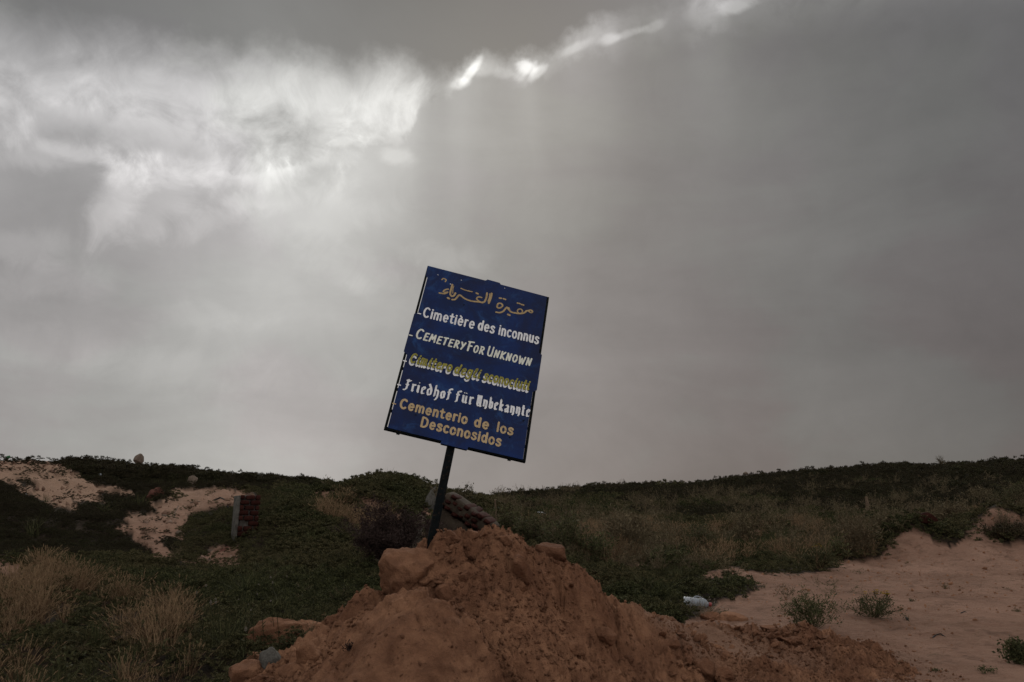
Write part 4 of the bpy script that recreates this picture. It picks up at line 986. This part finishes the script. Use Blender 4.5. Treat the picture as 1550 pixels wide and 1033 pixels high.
def puffy(seed, npuff, nleaf, ll=.10, lw=.045, flat=.8, spread=.18):
    rs = np.random.RandomState(seed); a = rs.uniform(0, 2 * math.pi, npuff); u = rs.rand(npuff) ** .55
    ez = (.25 + .75 * rs.rand(npuff)) * np.sqrt(np.clip(1.05 - u ** 2, .05, 1)) * flat
    C = np.stack([np.cos(a) * u, np.sin(a) * u, ez], 1)
    c = np.repeat(C, nleaf, 0); N = len(c); d = rs.normal(size=(N, 3)); d[:, 2] = np.abs(d[:, 2]) * .9 + .1; d /= np.linalg.norm(d, axis=1)[:, None]
    pos = c + d * (spread * rs.rand(N) ** .5)[:, None] * np.array((1, 1, .7)); dirn = d + rs.normal(size=(N, 3)) * .35
    V, F = leaf_quads(pos, dirn, ll * rs.uniform(.6, 1.3, N), lw * rs.uniform(.6, 1.3, N), rs)
    pt = np.repeat(rs.rand(npuff), nleaf) * .5
    return V, F, np.clip(pt * .5 + rs.rand(N) ** 2.2, 0, 1)
def tuft(seed, n, h=1.0, w=.012, lean=.45, base=.12, heads=0, curl=.3):
    rs = np.random.RandomState(seed); a = rs.uniform(0, 2 * math.pi, n); ln = np.abs(rs.normal(0, lean, n)); hh = h * rs.uniform(.5, 1.0, n)
    dx = np.stack([np.cos(a), np.sin(a), a * 0], 1); b = np.stack([rs.normal(0, base, n), rs.normal(0, base, n), a * 0], 1)
    ts = np.array((0, .35, .7, 1.0)); P = b[:, None] + np.stack([dx * (hh * (ln * t + curl * ln * t * t * 2))[:, None] + np.array((0, 0, 1)) * (hh * (t - .25 * ln * t * t))[:, None] for t in ts], 1)
    W_ = w * np.array((1, .9, .6, .1))[None] * rs.uniform(.7, 1.3, n)[:, None]; sd = rs.normal(size=(n, 3)); sd[:, 2] *= .2; sd /= np.linalg.norm(sd, axis=1)[:, None]
    V, F = strip(P, W_, sd); parts = [(V, F, np.repeat(rs.rand(n) ** 1.8, 3))]
    if heads:
        k = rs.choice(n, int(n * heads), replace=False); m = 12
        tip = np.repeat(P[k, 3], m, 0); dr = np.repeat(P[k, 3] - P[k, 2], m, 0); dr /= np.linalg.norm(dr, axis=1)[:, None]; N = len(tip)
        t = rs.rand(N); pos = tip + dr * (t * .11 * h)[:, None]; dd = dr + rs.normal(size=(N, 3)) * .28
        V, F = leaf_quads(pos, dd, np.full(N, .085 * h), np.full(N, w * .75), rs); parts.append((V, F, .4 + .6 * rs.rand(N)))
    return join(parts)
def scatter(name, pts, rot, scl, idx, temps, mat, label, cat):
    me = bpy.data.meshes.new(name); N = len(pts); me.vertices.add(N); me.vertices.foreach_set('co', np.asarray(pts, np.float32).ravel())
    a = me.attributes.new('rot', 'FLOAT_VECTOR', 'POINT'); a.data.foreach_set('vector', np.asarray(rot, np.float32).ravel())
    a = me.attributes.new('scl', 'FLOAT_VECTOR', 'POINT'); a.data.foreach_set('vector', np.asarray(scl, np.float32).ravel())
    a = me.attributes.new('idx', 'INT', 'POINT'); a.data.foreach_set('value', np.asarray(idx, np.int32)); me.update(); me.materials.append(mat)
    o = link(bpy.data.objects.new(name, me)); ng = bpy.data.node_groups.new(name, 'GeometryNodeTree')
    ng.interface.new_socket('Geometry', in_out='INPUT', socket_type='NodeSocketGeometry'); ng.interface.new_socket('Geometry', in_out='OUTPUT', socket_type='NodeSocketGeometry')
    gi = ng.nodes.new('NodeGroupInput'); go = ng.nodes.new('NodeGroupOutput'); jn = ng.nodes.new('GeometryNodeJoinGeometry')
    def na(nm, ty):
        q = ng.nodes.new('GeometryNodeInputNamedAttribute'); q.data_type = ty; q.inputs['Name'].default_value = nm; return q.outputs['Attribute']
    ra, sa, ia = na('rot', 'FLOAT_VECTOR'), na('scl', 'FLOAT_VECTOR'), na('idx', 'INT')
    for k, t in enumerate(temps):
        oi = ng.nodes.new('GeometryNodeObjectInfo'); oi.inputs['Object'].default_value = t; oi.inputs['As Instance'].default_value = True
        cp = ng.nodes.new('FunctionNodeCompare'); cp.data_type = 'INT'; cp.operation = 'EQUAL'; ng.links.new(ia, cp.inputs[2]); cp.inputs[3].default_value = k
        ip = ng.nodes.new('GeometryNodeInstanceOnPoints'); ng.links.new(gi.outputs[0], ip.inputs['Points']); ng.links.new(cp.outputs[0], ip.inputs['Selection'])
        ng.links.new(oi.outputs['Geometry'], ip.inputs['Instance']); ng.links.new(ra, ip.inputs['Rotation']); ng.links.new(sa, ip.inputs['Scale']); ng.links.new(ip.outputs[0], jn.inputs[0])
    ng.links.new(jn.outputs[0], go.inputs[0]); md = o.modifiers.new('scatter', 'NODES'); md.node_group = ng
    return tag(o, label, cat, kind='stuff')
RS = np.random.RandomState(21)
def sample(n, r0, r1, power, a0=-.72, a1=.72):
    """random ground points: area density falls with distance as r^-power"""
    u = RS.rand(n); e = 2 - power
    r = (r0 ** e + u * (r1 ** e - r0 ** e)) ** (1 / e) if abs(e) > 1e-6 else r0 * (r1 / r0) ** u
    a = RS.uniform(a0, a1, n); return np.sin(a) * r, np.cos(a) * r, r
def on_mound(x, y, m=.0): return (mound_tps(x, y) > H0(x, y) + m) & (x > -2.2) & (x < 3.7) & (y > 2.8) & (y < 8.6)
def yaw(n, tilt=.2): return np.stack([RS.normal(0, tilt, n), RS.normal(0, tilt, n), RS.uniform(0, 6.28, n)], 1)

M_rubble = simple('bank_stones', [(.20, .125, .088), (.12, .07, .05), (.26, .19, .15)], 3, coord='Generated')
# low shrubs
SH = [templ(*puffy(400 + k, 17, 52), M_shrub) for k in range(5)]
SHD = [templ(*puffy(410 + k, 17, 44, .11, .04), M_shrub_dark) for k in range(4)]
x, y, r = sample(54000, 4.0, 75, 1.05); x2, y2, r2 = sample(16000, 13, 32, .6, -.72, .0); x, y, r = np.append(x, x2), np.append(y, y2), np.append(r, r2); z = H(x, y); px, py = project(x, y, z)
jx = px + 10 * vnoise(x, y, 3); jy = py + 5 * vnoise(x, y, 4)
size0 = np.interp(r, [4, 8, 14, 25, 75], [.13, .17, .22, .31, .80]); bare_ = bare_at(x, y, z) | ((r > 9) & bare_at(x, y, z + size0 * .4)); dry = region(jx, np.clip(jy, 0, 1039), DRY); dead = inpoly(px, py, DEADB)
edge = (r > 10) & (RS.rand(len(x)) < .55); ex = x + np.where(edge, RS.normal(0, .45, len(x)), 0); ey = y + np.where(edge, RS.normal(0, .9, len(x)), 0); bare_ |= bare_at(ex, ey, H(ex, ey)) & edge; bare_ &= ~((px < 420) & (r > 14) & (r < 32) & (RS.rand(len(x)) < .045)); ok = ~bare_ & ~on_mound(x, y, -.06) & ~(dry & (RS.rand(len(x)) < .72)) & ~((px > 1030) & (px < 1100) & (py > 908) & (py < 945)) & ~dead
patch = fbm(x * .35, y * .35, 51, 3)
ok &= ~((r < 10) & (patch < -.35) & (RS.rand(len(x)) < .7))
ok &= ~((px > 1050) & (py > 850) & (r < 16) & (RS.rand(len(x)) < .25))
size = np.where((px < 420) & (py < 850) & (r > 14) & (r < 30), .60, 1.0) * np.interp(r, [4, 8, 14, 25, 75], [.13, .17, .22, .31, .80]) * RS.uniform(.6, 1.35, len(x)) * (1 + .35 * patch)
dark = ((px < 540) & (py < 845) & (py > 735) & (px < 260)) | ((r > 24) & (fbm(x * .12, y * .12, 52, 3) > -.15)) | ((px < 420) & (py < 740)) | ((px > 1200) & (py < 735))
sc = np.stack([size, size, size * RS.uniform(.7, 1.25, len(x))], 1)
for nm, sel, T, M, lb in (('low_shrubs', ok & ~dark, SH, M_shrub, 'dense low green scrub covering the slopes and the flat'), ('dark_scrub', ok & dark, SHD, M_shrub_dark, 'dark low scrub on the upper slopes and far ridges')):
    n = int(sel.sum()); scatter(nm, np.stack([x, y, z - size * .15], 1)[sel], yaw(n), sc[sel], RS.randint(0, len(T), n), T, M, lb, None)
print('shrubs', int(ok.sum()))

# far scrub that ruffles the skylines
# dry grass
DG = [templ(*tuft(430 + k, 30, 1.0, .015, .42, .12, .8), M_dry) for k in range(5)]
GG = [templ(*tuft(440 + k, 40, 1.0, .020, .5, .12, 0.0), M_green) for k in range(4)]
x, y, r = sample(60000, 4.0, 30, .6); z = H(x, y); px, py = project(x, y, z)
jx = px + 14 * fbm(x, y, 6, 3); jy = np.clip(py + 8 * fbm(x, y, 7, 3), 0, 1039)
dry = region(jx, jy, DRY); n0 = len(x); clump = fbm(x * 1.5, y * 1.5, 53, 3)
dry = dry | ((px > 760) & (py > 745) & (py < 905) & (r > 11) & (fbm(x * .5, y * .4, 57, 3) > .18) & (RS.rand(n0) < .30)); ok = dry & ~bare_at(x, y, z) & ~on_mound(x, y, -.05); ok &= (RS.rand(n0) < np.where(r < 12, .40, .55) * sstep(clump, -.10, .32) * 1.15 * np.where((py > 985) & (px > 30), .5, 1.0))
hh = np.interp(r, [4, 10, 20], [.26, .30, .38]) * RS.uniform(.5, 1.35, n0)
n = int(ok.sum()); scatter('dry_grass', np.stack([x, y, z], 1)[ok], yaw(n, .12), np.stack([hh, hh, hh], 1)[ok], RS.randint(0, 5, n), DG, M_dry, 'dry seeding grass in tawny patches at the left and behind the mound', None)
print('dry', n)
gr = (region(jx, jy, GREENF) | (RS.rand(n0) < .05)) & ~bare_at(x, y, z) & ~dry & ~on_mound(x, y, -.05)
gr &= RS.rand(n0) < .09 * sstep(-clump, -.3, .3)
hh = np.interp(r, [4, 10, 20], [.22, .28, .40]) * RS.uniform(.5, 1.3, n0)
n = int(gr.sum()); scatter('green_grass', np.stack([x, y, z], 1)[gr], yaw(n, .15), np.stack([hh, hh, hh], 1)[gr], RS.randint(0, 4, n), GG, M_green, 'green grass and leaves growing up between the low shrubs', None)
print('green', n)
# brown weedy growth mixed into the scrub
def twiggy(seed):
    rs = np.random.RandomState(seed); A, B, R0_, R1_ = [], [], [], []
    for s_ in range(16):
        q = np.array((rs.normal(0, .1), rs.normal(0, .1), 0)); d = np.array((rs.normal(0, .5), rs.normal(0, .5), 1.0)); d /= np.linalg.norm(d); ln = rs.uniform(.5, 1.0)
        for i in range(4):
            e = q + d * ln / 4; A.append(q); B.append(e); R0_.append(.010 - i * .0015); R1_.append(.0085 - i * .0015)
            if i:
                for _ in range(2):
                    f = d + rs.normal(size=3) * .6; f /= np.linalg.norm(f); A.append(q); B.append(q + f * ln * rs.uniform(.15, .35)); R0_.append(.006); R1_.append(.003)
            q = e; d = d + rs.normal(size=3) * .15; d /= np.linalg.norm(d)
    V, F = seg_tubes(np.array(A), np.array(B), np.array(R0_), np.array(R1_)); N = 240; ix = rs.randint(0, len(B), N); C = np.array(B)[ix] + rs.normal(size=(N, 3)) * .03
    V2, F2 = leaf_quads(C, rs.normal(size=(N, 3)) + np.array((0, 0, .5)), np.full(N, .07), np.full(N, .024), rs)
    return join([(V, F, rs.rand(len(F))), (V2, F2, rs.rand(N))])
TWG = [templ(*twiggy(470 + k), M_weed) for k in range(4)]
x, y, r = sample(9000, 7.5, 55, 1.0); z = H(x, y); px, py = project(x, y, z); n0 = len(x); pt = fbm(x * .35, y * .35, 88, 3)
ok = ~bare_at(x, y, z) & ~((px < 420) & (py < 850) & (py > 690)) & ~on_mound(x, y, -.1) & (RS.rand(n0) < .05 + .60 * sstep(pt, .0, .35) * (px > 740) + .16 * (px < 740)) & ~((px > 1030) & (px < 1100) & (py > 905))
ok &= ~((r > 36) & (RS.rand(n0) < .5))
hh = np.interp(r, [7, 14, 30, 55], [.24, .40, .62, .80]) * RS.uniform(.4, 1.5, n0) * np.where(px < 740, .5, 1.0); n = int(ok.sum())
scatter('mixed_weeds', np.stack([x, y, z], 1)[ok], yaw(n, .15), np.stack([hh, hh, hh], 1)[ok], RS.randint(0, 4, n), TWG, M_weed, 'brownish wiry weeds growing through the green scrub', None); print('weeds', n)
# broken stones and clods on the eroded left bank
x, y, r = sample(9000, 13, 32, .5, -.62, .0); z = H(x, y); ok = bare_at(x, y, z) & (fbm(x * .9, y * .9, 89, 3) > -.1); x, y, z = x[ok], y[ok], z[ok]
s_ = .018 + .075 * RS.rand(len(x)) ** 4
o = bake('bank_rubble', [PB[q % 6] for q in range(len(x))], np.stack([x, y, z], 1), RS.uniform(0, 6, (len(x), 3)), s_[:, None] * RS.uniform(.5, 1.4, (len(x), 3)), M_rubble)
tag(o, 'loose stones and broken earth on the eroded left bank', 'rubble', kind='stuff'); print('rubble', len(x))
# litter of dead leaves and twigs on the sand
TW = [templ(*tuft(450 + k, 7, 1.0, .05, 2.2, .5, 0, .1), M_weed) for k in range(3)]
x, y, r = sample(9000, 5.5, 22, .8, -.05, .70); z = H(x, y); ok = bare_at(x, y, z) & ~on_mound(x, y) & (fbm(x * .9, y * 1.6, 58, 3) > -.02)
n = int(ok.sum()); s_ = RS.uniform(.012, .045, n) * np.interp(r[ok], [5, 20], [.8, 1.6]); scatter('twig_litter', np.stack([x, y, z + .003], 1)[ok], yaw(n, .2), np.stack([s_, s_, s_ * .25], 1), RS.randint(0, 3, n), TW, M_weed, 'dead leaf and twig scraps strewn over the sand', None)
N = 10000; x, y, r = sample(N, 5.0, 24, .9, -.1, .72); z = H(x, y); ok = bare_at(x, y, z) & ~on_mound(x, y) & (fbm(x * .8, y * 1.5, 59, 3) + RS.rand(N) * .4 > .1); x, y, z, r = x[ok], y[ok], z[ok], r[ok]
s_ = (.004 + .016 * RS.rand(len(x)) ** 3) * np.interp(r, [5, 20], [1, 2.0])
o = bake('sand_pebbles', [PB[q % 6] for q in range(len(x))], np.stack([x, y, z], 1), RS.uniform(0, 6, (len(x), 3)), s_[:, None] * RS.uniform(.6, 1.4, (len(x), 3)), M_clod)
tag(o, 'pebbles and crumbs lying on the bare sand', 'pebbles', kind='stuff')

# ---------------------------------------------------------------- single plants
def plant(name, label, cat, px, py, hpx, wpx, seed, stem_mat=None, leaf_mat=None, stems=14, depth=3, leaves=400, lsize=.04, flower=None, nflow=0, fsize=.012, thick=.004, group=None, Y=None, upright=.6, fn=H0, lw=.35):
    p = ray_hit(px, py, fn) if Y is None else at(px, py, Y); k = scale_at(p.y); h, w = hpx * k, wpx * k; rs = np.random.RandomState(seed)
    root = empty(name, p); tag(root, label, cat, group)
    A, B, R0_, R1_ = [], [], [], []; tips = []
    def grow(a, d, ln, r, lev):
        n = 3; q = a
        for i in range(n):
            d2 = d + rs.normal(size=3) * .14 + np.array((0, 0, .05)); d2 /= np.linalg.norm(d2); e = q + d2 * ln / n
            A.append(q); B.append(e); R0_.append(r * (1 - i / n * .4)); R1_.append(r * (1 - (i + 1) / n * .4)); tips.append((e, d2, lev)); q = e; d = d2
            if lev < depth and i > 0 or (lev == 0 and rs.rand() < .5):
                for _ in range(rs.randint(1, 3)):
                    s_ = d + rs.normal(size=3) * .65; s_[2] = s_[2] * .6 + .25; s_ /= np.linalg.norm(s_); grow(q, s_, ln * rs.uniform(.35, .6), r * .55, lev + 1)
    for s_ in range(stems):
        a = rs.uniform(0, 2 * math.pi); t = rs.rand() ** .6; d = np.array((math.cos(a) * t * w / 2, math.sin(a) * t * w / 2, h * (upright + (1 - upright) * rs.rand()) * (1 - .35 * t * t)))
        L_ = np.linalg.norm(d) * .72; grow(np.array((rs.normal(0, .03 * w), rs.normal(0, .03 * w), -.02)), d / np.linalg.norm(d), L_, thick, 0)
        if len(A) > 5000: break
    V, F = seg_tubes(np.array(A), np.array(B), np.array(R0_), np.array(R1_))
    mesh_obj('stems', V, F, stem_mat or M_weed, root, attrs={'tint': ('FACE', rs.rand(len(F)))})
    tp = [t for t in tips if t[2] >= 1] or tips
    if leaves:
        ix = rs.randint(0, len(tp), leaves); C = np.array([tp[i][0] for i in ix]) + rs.normal(size=(leaves, 3)) * lsize * .5; Dn = np.array([tp[i][1] for i in ix]) + rs.normal(size=(leaves, 3)) * .7
        V, F = leaf_quads(C, Dn, lsize * rs.uniform(.5, 1.3, leaves), lsize * lw * rs.uniform(.6, 1.3, leaves), rs)
        mesh_obj('leaves', V, F, leaf_mat or M_green, root, attrs={'tint': ('FACE', rs.rand(leaves))})
    if nflow:
        tp2 = sorted(tips, key=lambda t: -t[0][2])[:max(nflow * 3, 6)]
        for q in rs.choice(len(tp2), nflow, replace=False):
            c_ = tp2[q][0]; m = 9; aa = np.arange(m) * 2 * math.pi / m; Dn = np.stack([np.cos(aa), np.sin(aa), np.full(m, .35)], 1)
            V, F = leaf_quads(c_ + Dn * fsize * .5, Dn, np.full(m, fsize), np.full(m, fsize * .5), rs)
            mesh_obj('flower', V, F, flower, root, attrs={'tint': ('FACE', rs.rand(m))})
    return root
plant('flowering_bush', 'fine-leaved grey-green bush on the sand just behind the low clod ridge', 'bush', 1232, 952, 52, 92, 501, M_green, M_green, 34, 2, 2600, .028, thick=.003)
plant('flowering_plant', 'yellow-flowered spreading plant on the sand right of the grey-green bush', 'plant', 1322, 938, 42, 66, 502, M_green, M_green, 22, 2, 1400, .030, M_yellow, 12, .022, .004)
plant('leafy_plant', 'dark leafy plant cut off by the right edge of the picture', 'plant', 1540, 1004, 36, 60, 503, M_green, M_green, 22, 1, 1500, .030, thick=.003, lw=.55)
for q, (X_, Y_, h_, w_, lb) in enumerate([(1430,892,12,16,'tiny reddish seedling alone in the middle of the right sand'),(1516,894,6,32,'flat green sprig on the sand near the right edge'),(1417,1018,10,26,'small green tuft near the bottom, nearer the mound'),
    (1492,1019,11,46,'wide flat green tuft near the bottom right corner'),(1362,1009,4,34,'thin creeping sprig just above the bottom edge'),(1374,856,8,8,'tiny seedling left of the white scrap on the sand'),(1450,858,5,16,'low sprig under the white scrap on the sand'),
    (1380,912,9,16,'sparse pale sprig right of the yellow-flowered plant'),(1285,870,10,60,'low green mat in front of the weeds by the sand edge'),(1190,905,26,44,'sparse wiry plant behind the grey-green bush'),(1540,1000 - 72,8,20,'flat dark tuft on the sand above the leafy plant'),(1250,886,8,110,'long low green mat behind the yellow-flowered plant'),(1272,900,12,86,'second low green mat just behind the yellow-flowered plant'),(1215,868,8,60,'low green runner in front of the round bush'),(1155,893,8,50,'low green runner at the tip of the sand tongue')]):
    plant('seedling', lb, 'plant', X_, Y_, h_, w_, 510 + q, M_weed if q in (0, 5, 9) else M_green, M_green, 9, 1, 90 if w_ < 40 else 260, .022, thick=.002)
plant('red_stalks', 'cluster of pinkish seed stalks standing in front of the plastic jug', 'plant', 1062, 938, 32, 76, 530, M_weed, M_fluff, 40, 0, 260, .022, thick=.003, upright=.8, lw=.3)
plant('low_tuft', 'small green tuft at the right foot of the pinkish stalks', 'plant', 1095, 936, 14, 26, 531, M_green, M_green, 14, 1, 300, .03)
BW = [(955,850,86,74,'tallest branching weed in the scrub behind the mound',M_weed,M_weed,30,900),(862,850,72,60,'bushy olive weed just behind the right shoulder of the mound',M_weed,M_green,26,900),
 (900,858,50,46,'sprawling weed between the olive bush and the tallest weed',M_weed,M_green,18,600),(1125,826,52,54,'dark many-stemmed weed in front of the pink bare patch',M_weed,M_weed,24,500),
 (1060,838,40,60,'low broad weed between the two tall ones behind the jug',M_weed,M_green,20,700),(1300,846,66,44,'dark tall weed at the edge of the sand, left of the small heap',M_weed,M_weed,28,500),
 (1268,850,34,30,'weed leaning by the dark one at the sand edge',M_weed,M_green,16,400),(1335,806,30,40,'pale-twigged weed behind the small sand heap',M_weed,M_weed,24,300),(1440,797,40,50,'big brown weed in the gap between the two sand heaps',M_weed,M_weed,30,700),
 (1486,766,30,46,'brown weed at the left shoulder of the big sand heap',M_weed,M_weed,26,600),(1535,770,40,50,'weed rising behind the big sand heap at the right edge',M_weed,M_green,22,600),(800,830,54,44,'thistly weed right behind the mound summit',M_weed,M_green,22,600),
 (1190,838,30,50,'low dry weed behind the pale sand tongue',M_weed,M_weed,18,300),(770,812,40,36,'thin weed beside the fallen brick wall',M_weed,M_green,16,400),(1010,866,36,56,'leafy weed behind the green scrub left of the sand tongue',M_green,M_green,18,800)]
for q, (X_, Y_, h_, w_, lb, ms, ml, ns, nl) in enumerate(BW):
    plant('tall_weed', lb, 'weed', X_, Y_, h_, w_, 540 + q, ms, ml, ns, 3, int(nl * 1.7), .07, thick=.010, Y=22 if X_ == 1440 else None)
plant('round_bush', 'round green bush with a few yellow flowers at the sand edge', 'bush', 1238, 866, 34, 52, 560, M_green, M_green, 40, 2, 2600, .045, M_yellow, 6, .022, .004)
plant('sand_heap_bush', 'dark bush growing on the near side of the big sand heap', 'bush', 1524, 819, 26, 64, 561, M_weed, M_shrub_dark, 30, 2, 2200, .06, thick=.008)
plant('dead_bush', 'purple-brown dead bush of fine twigs behind the left side of the mound', 'bush', 590, 862, 88, 150, 562, M_purple, M_purple, 110, 3, 16000, .06, thick=.007, upright=.5, lw=.22)
plant('twiggy_shrub', 'bare-twigged shrub on the skyline right of the sign post', 'shrub', 700, 772, 36, 62, 563, M_weed, M_shrub_dark, 34, 2, 900, .05, thick=.008, Y=15.5)
plant('dead_tree', 'tiny leafless shrub on the skyline of the far right ridge', 'shrub', 1428, 708, 20, 18, 564, M_weed, M_weed, 8, 3, 0, thick=.03, Y=63)
for q, (X_, Y_, h_, w_, lb) in enumerate([(496,740,22,22,'upright tuft on the skyline at the left end of the middle hump'),(425,742,14,8,'single bare stalk on the skyline above the brick pillar'),(1236,722,14,8,'bare stalk on the skyline of the right ridge'),
    (662,754,26,20,'thin stalks just left of the sign post on the skyline'),(1530,704,10,30,'ragged tuft on the skyline by the right edge')]):
    plant('skyline_tuft', lb, 'plant', X_, Y_, h_, w_, 570 + q, M_weed, M_green, 7, 1, 40, .06, thick=.012, Y=[21, 34, 60, 16, 60][q], upright=.8)
def stalk(name, label, cat, px, py, hpx, seed, mat, head=None, group=None, lean=0.0, hs=.03, elong=2.2, r=.0025):
    p = ray_hit(px, py, H0); k = scale_at(p.y); h = hpx * k; rs = random.Random(seed); root = empty(name, p); tag(root, label, cat, group)
    pts = [(0, 0, 0), (lean * h * .3 + rs.uniform(-.01, .01), rs.uniform(-.02, .02), h * .4), (lean * h * .7, rs.uniform(-.02, .02), h * .8), (lean * h, 0, h)]
    V, F = tube(pts, [r, r * .9, r * .8, r * .6], 5); mesh_obj('stem', V, F, mat, root)
    if head:
        R_ = np.random.RandomState(seed); n = 60; d = R_.normal(size=(n, 3)); d /= np.linalg.norm(d, axis=1)[:, None]; c_ = np.array(pts[-1]) + d * np.array((1, 1, elong)) * hs * .35
        V, F = leaf_quads(c_, d + np.array((0, 0, .6)), np.full(n, hs * .6), np.full(n, hs * .22), R_); mesh_obj('flower_head', V, F, head, root, attrs={'tint': ('FACE', R_.rand(n))})
    n = 5; R_ = np.random.RandomState(seed + 1); t = R_.uniform(.1, .7, n); c_ = np.stack([t * lean * h, t * 0, t * h], 1); d = R_.normal(size=(n, 3)); d[:, 2] = .6
    V, F = leaf_quads(c_ + d * .02, d, np.full(n, .07), np.full(n, .010), R_); mesh_obj('leaf', V, F, M_green, root, attrs={'tint': ('FACE', R_.rand(n))})
    return root
rf = random.Random(9)
for q in range(16):
    stalk('seed_stalk', 'thin stalk with a pale fluffy seed head in the grass left of the mound', 'wildflower', rf.uniform(300, 430), rf.uniform(965, 1033), rf.uniform(60, 105), 600 + q, M_green, M_fluff, 'fluffy seed heads left of the mound', rf.uniform(-.2, .2), rf.choice((.009, .012, .018)), rf.choice((.9, 1.2, 2.6)))
for q in range(10):
    stalk('plume_grass_stalk', 'thick pale-green seed spike among the dark leaves at lower left', 'grass spike', rf.uniform(40, 330), rf.uniform(1000, 1033), rf.uniform(40, 85), 640 + q, M_green, M_green, 'thick seed spikes at lower left', rf.uniform(-.35, .35), .024, 3.2, .002)
plant('spiky_plant', 'pale spiky plant at the bottom edge near the lower left corner', 'plant', 88, 1033, 50, 60, 660, M_green, M_green, 12, 0, 160, .05, thick=.005)
stalk('straw_stalk', 'dry straw stalk bending over the left flank below the rounded boulder', 'straw', 597, 925, 66, 670, M_dry, None, None, -.35)
stalk('straw_stalk', 'shorter upright dry straw beside the bending one', 'straw', 601, 925, 50, 671, M_dry, None, None, .15)
plant('dry_tangle', 'tangle of pale dry stalks against the left edge of the mound', 'plant', 475, 985, 58, 70, 672, M_dry, M_dry, 14, 1, 60, .03, thick=.0025, upright=.5)
tang = plant('root_tuft', 'small dark tuft of roots on the big smooth hump of the mound', 'roots', 528, 978, 12, 26, 673, M_purple, M_purple, 16, 1, 60, .02, thick=.002, fn=TOP)
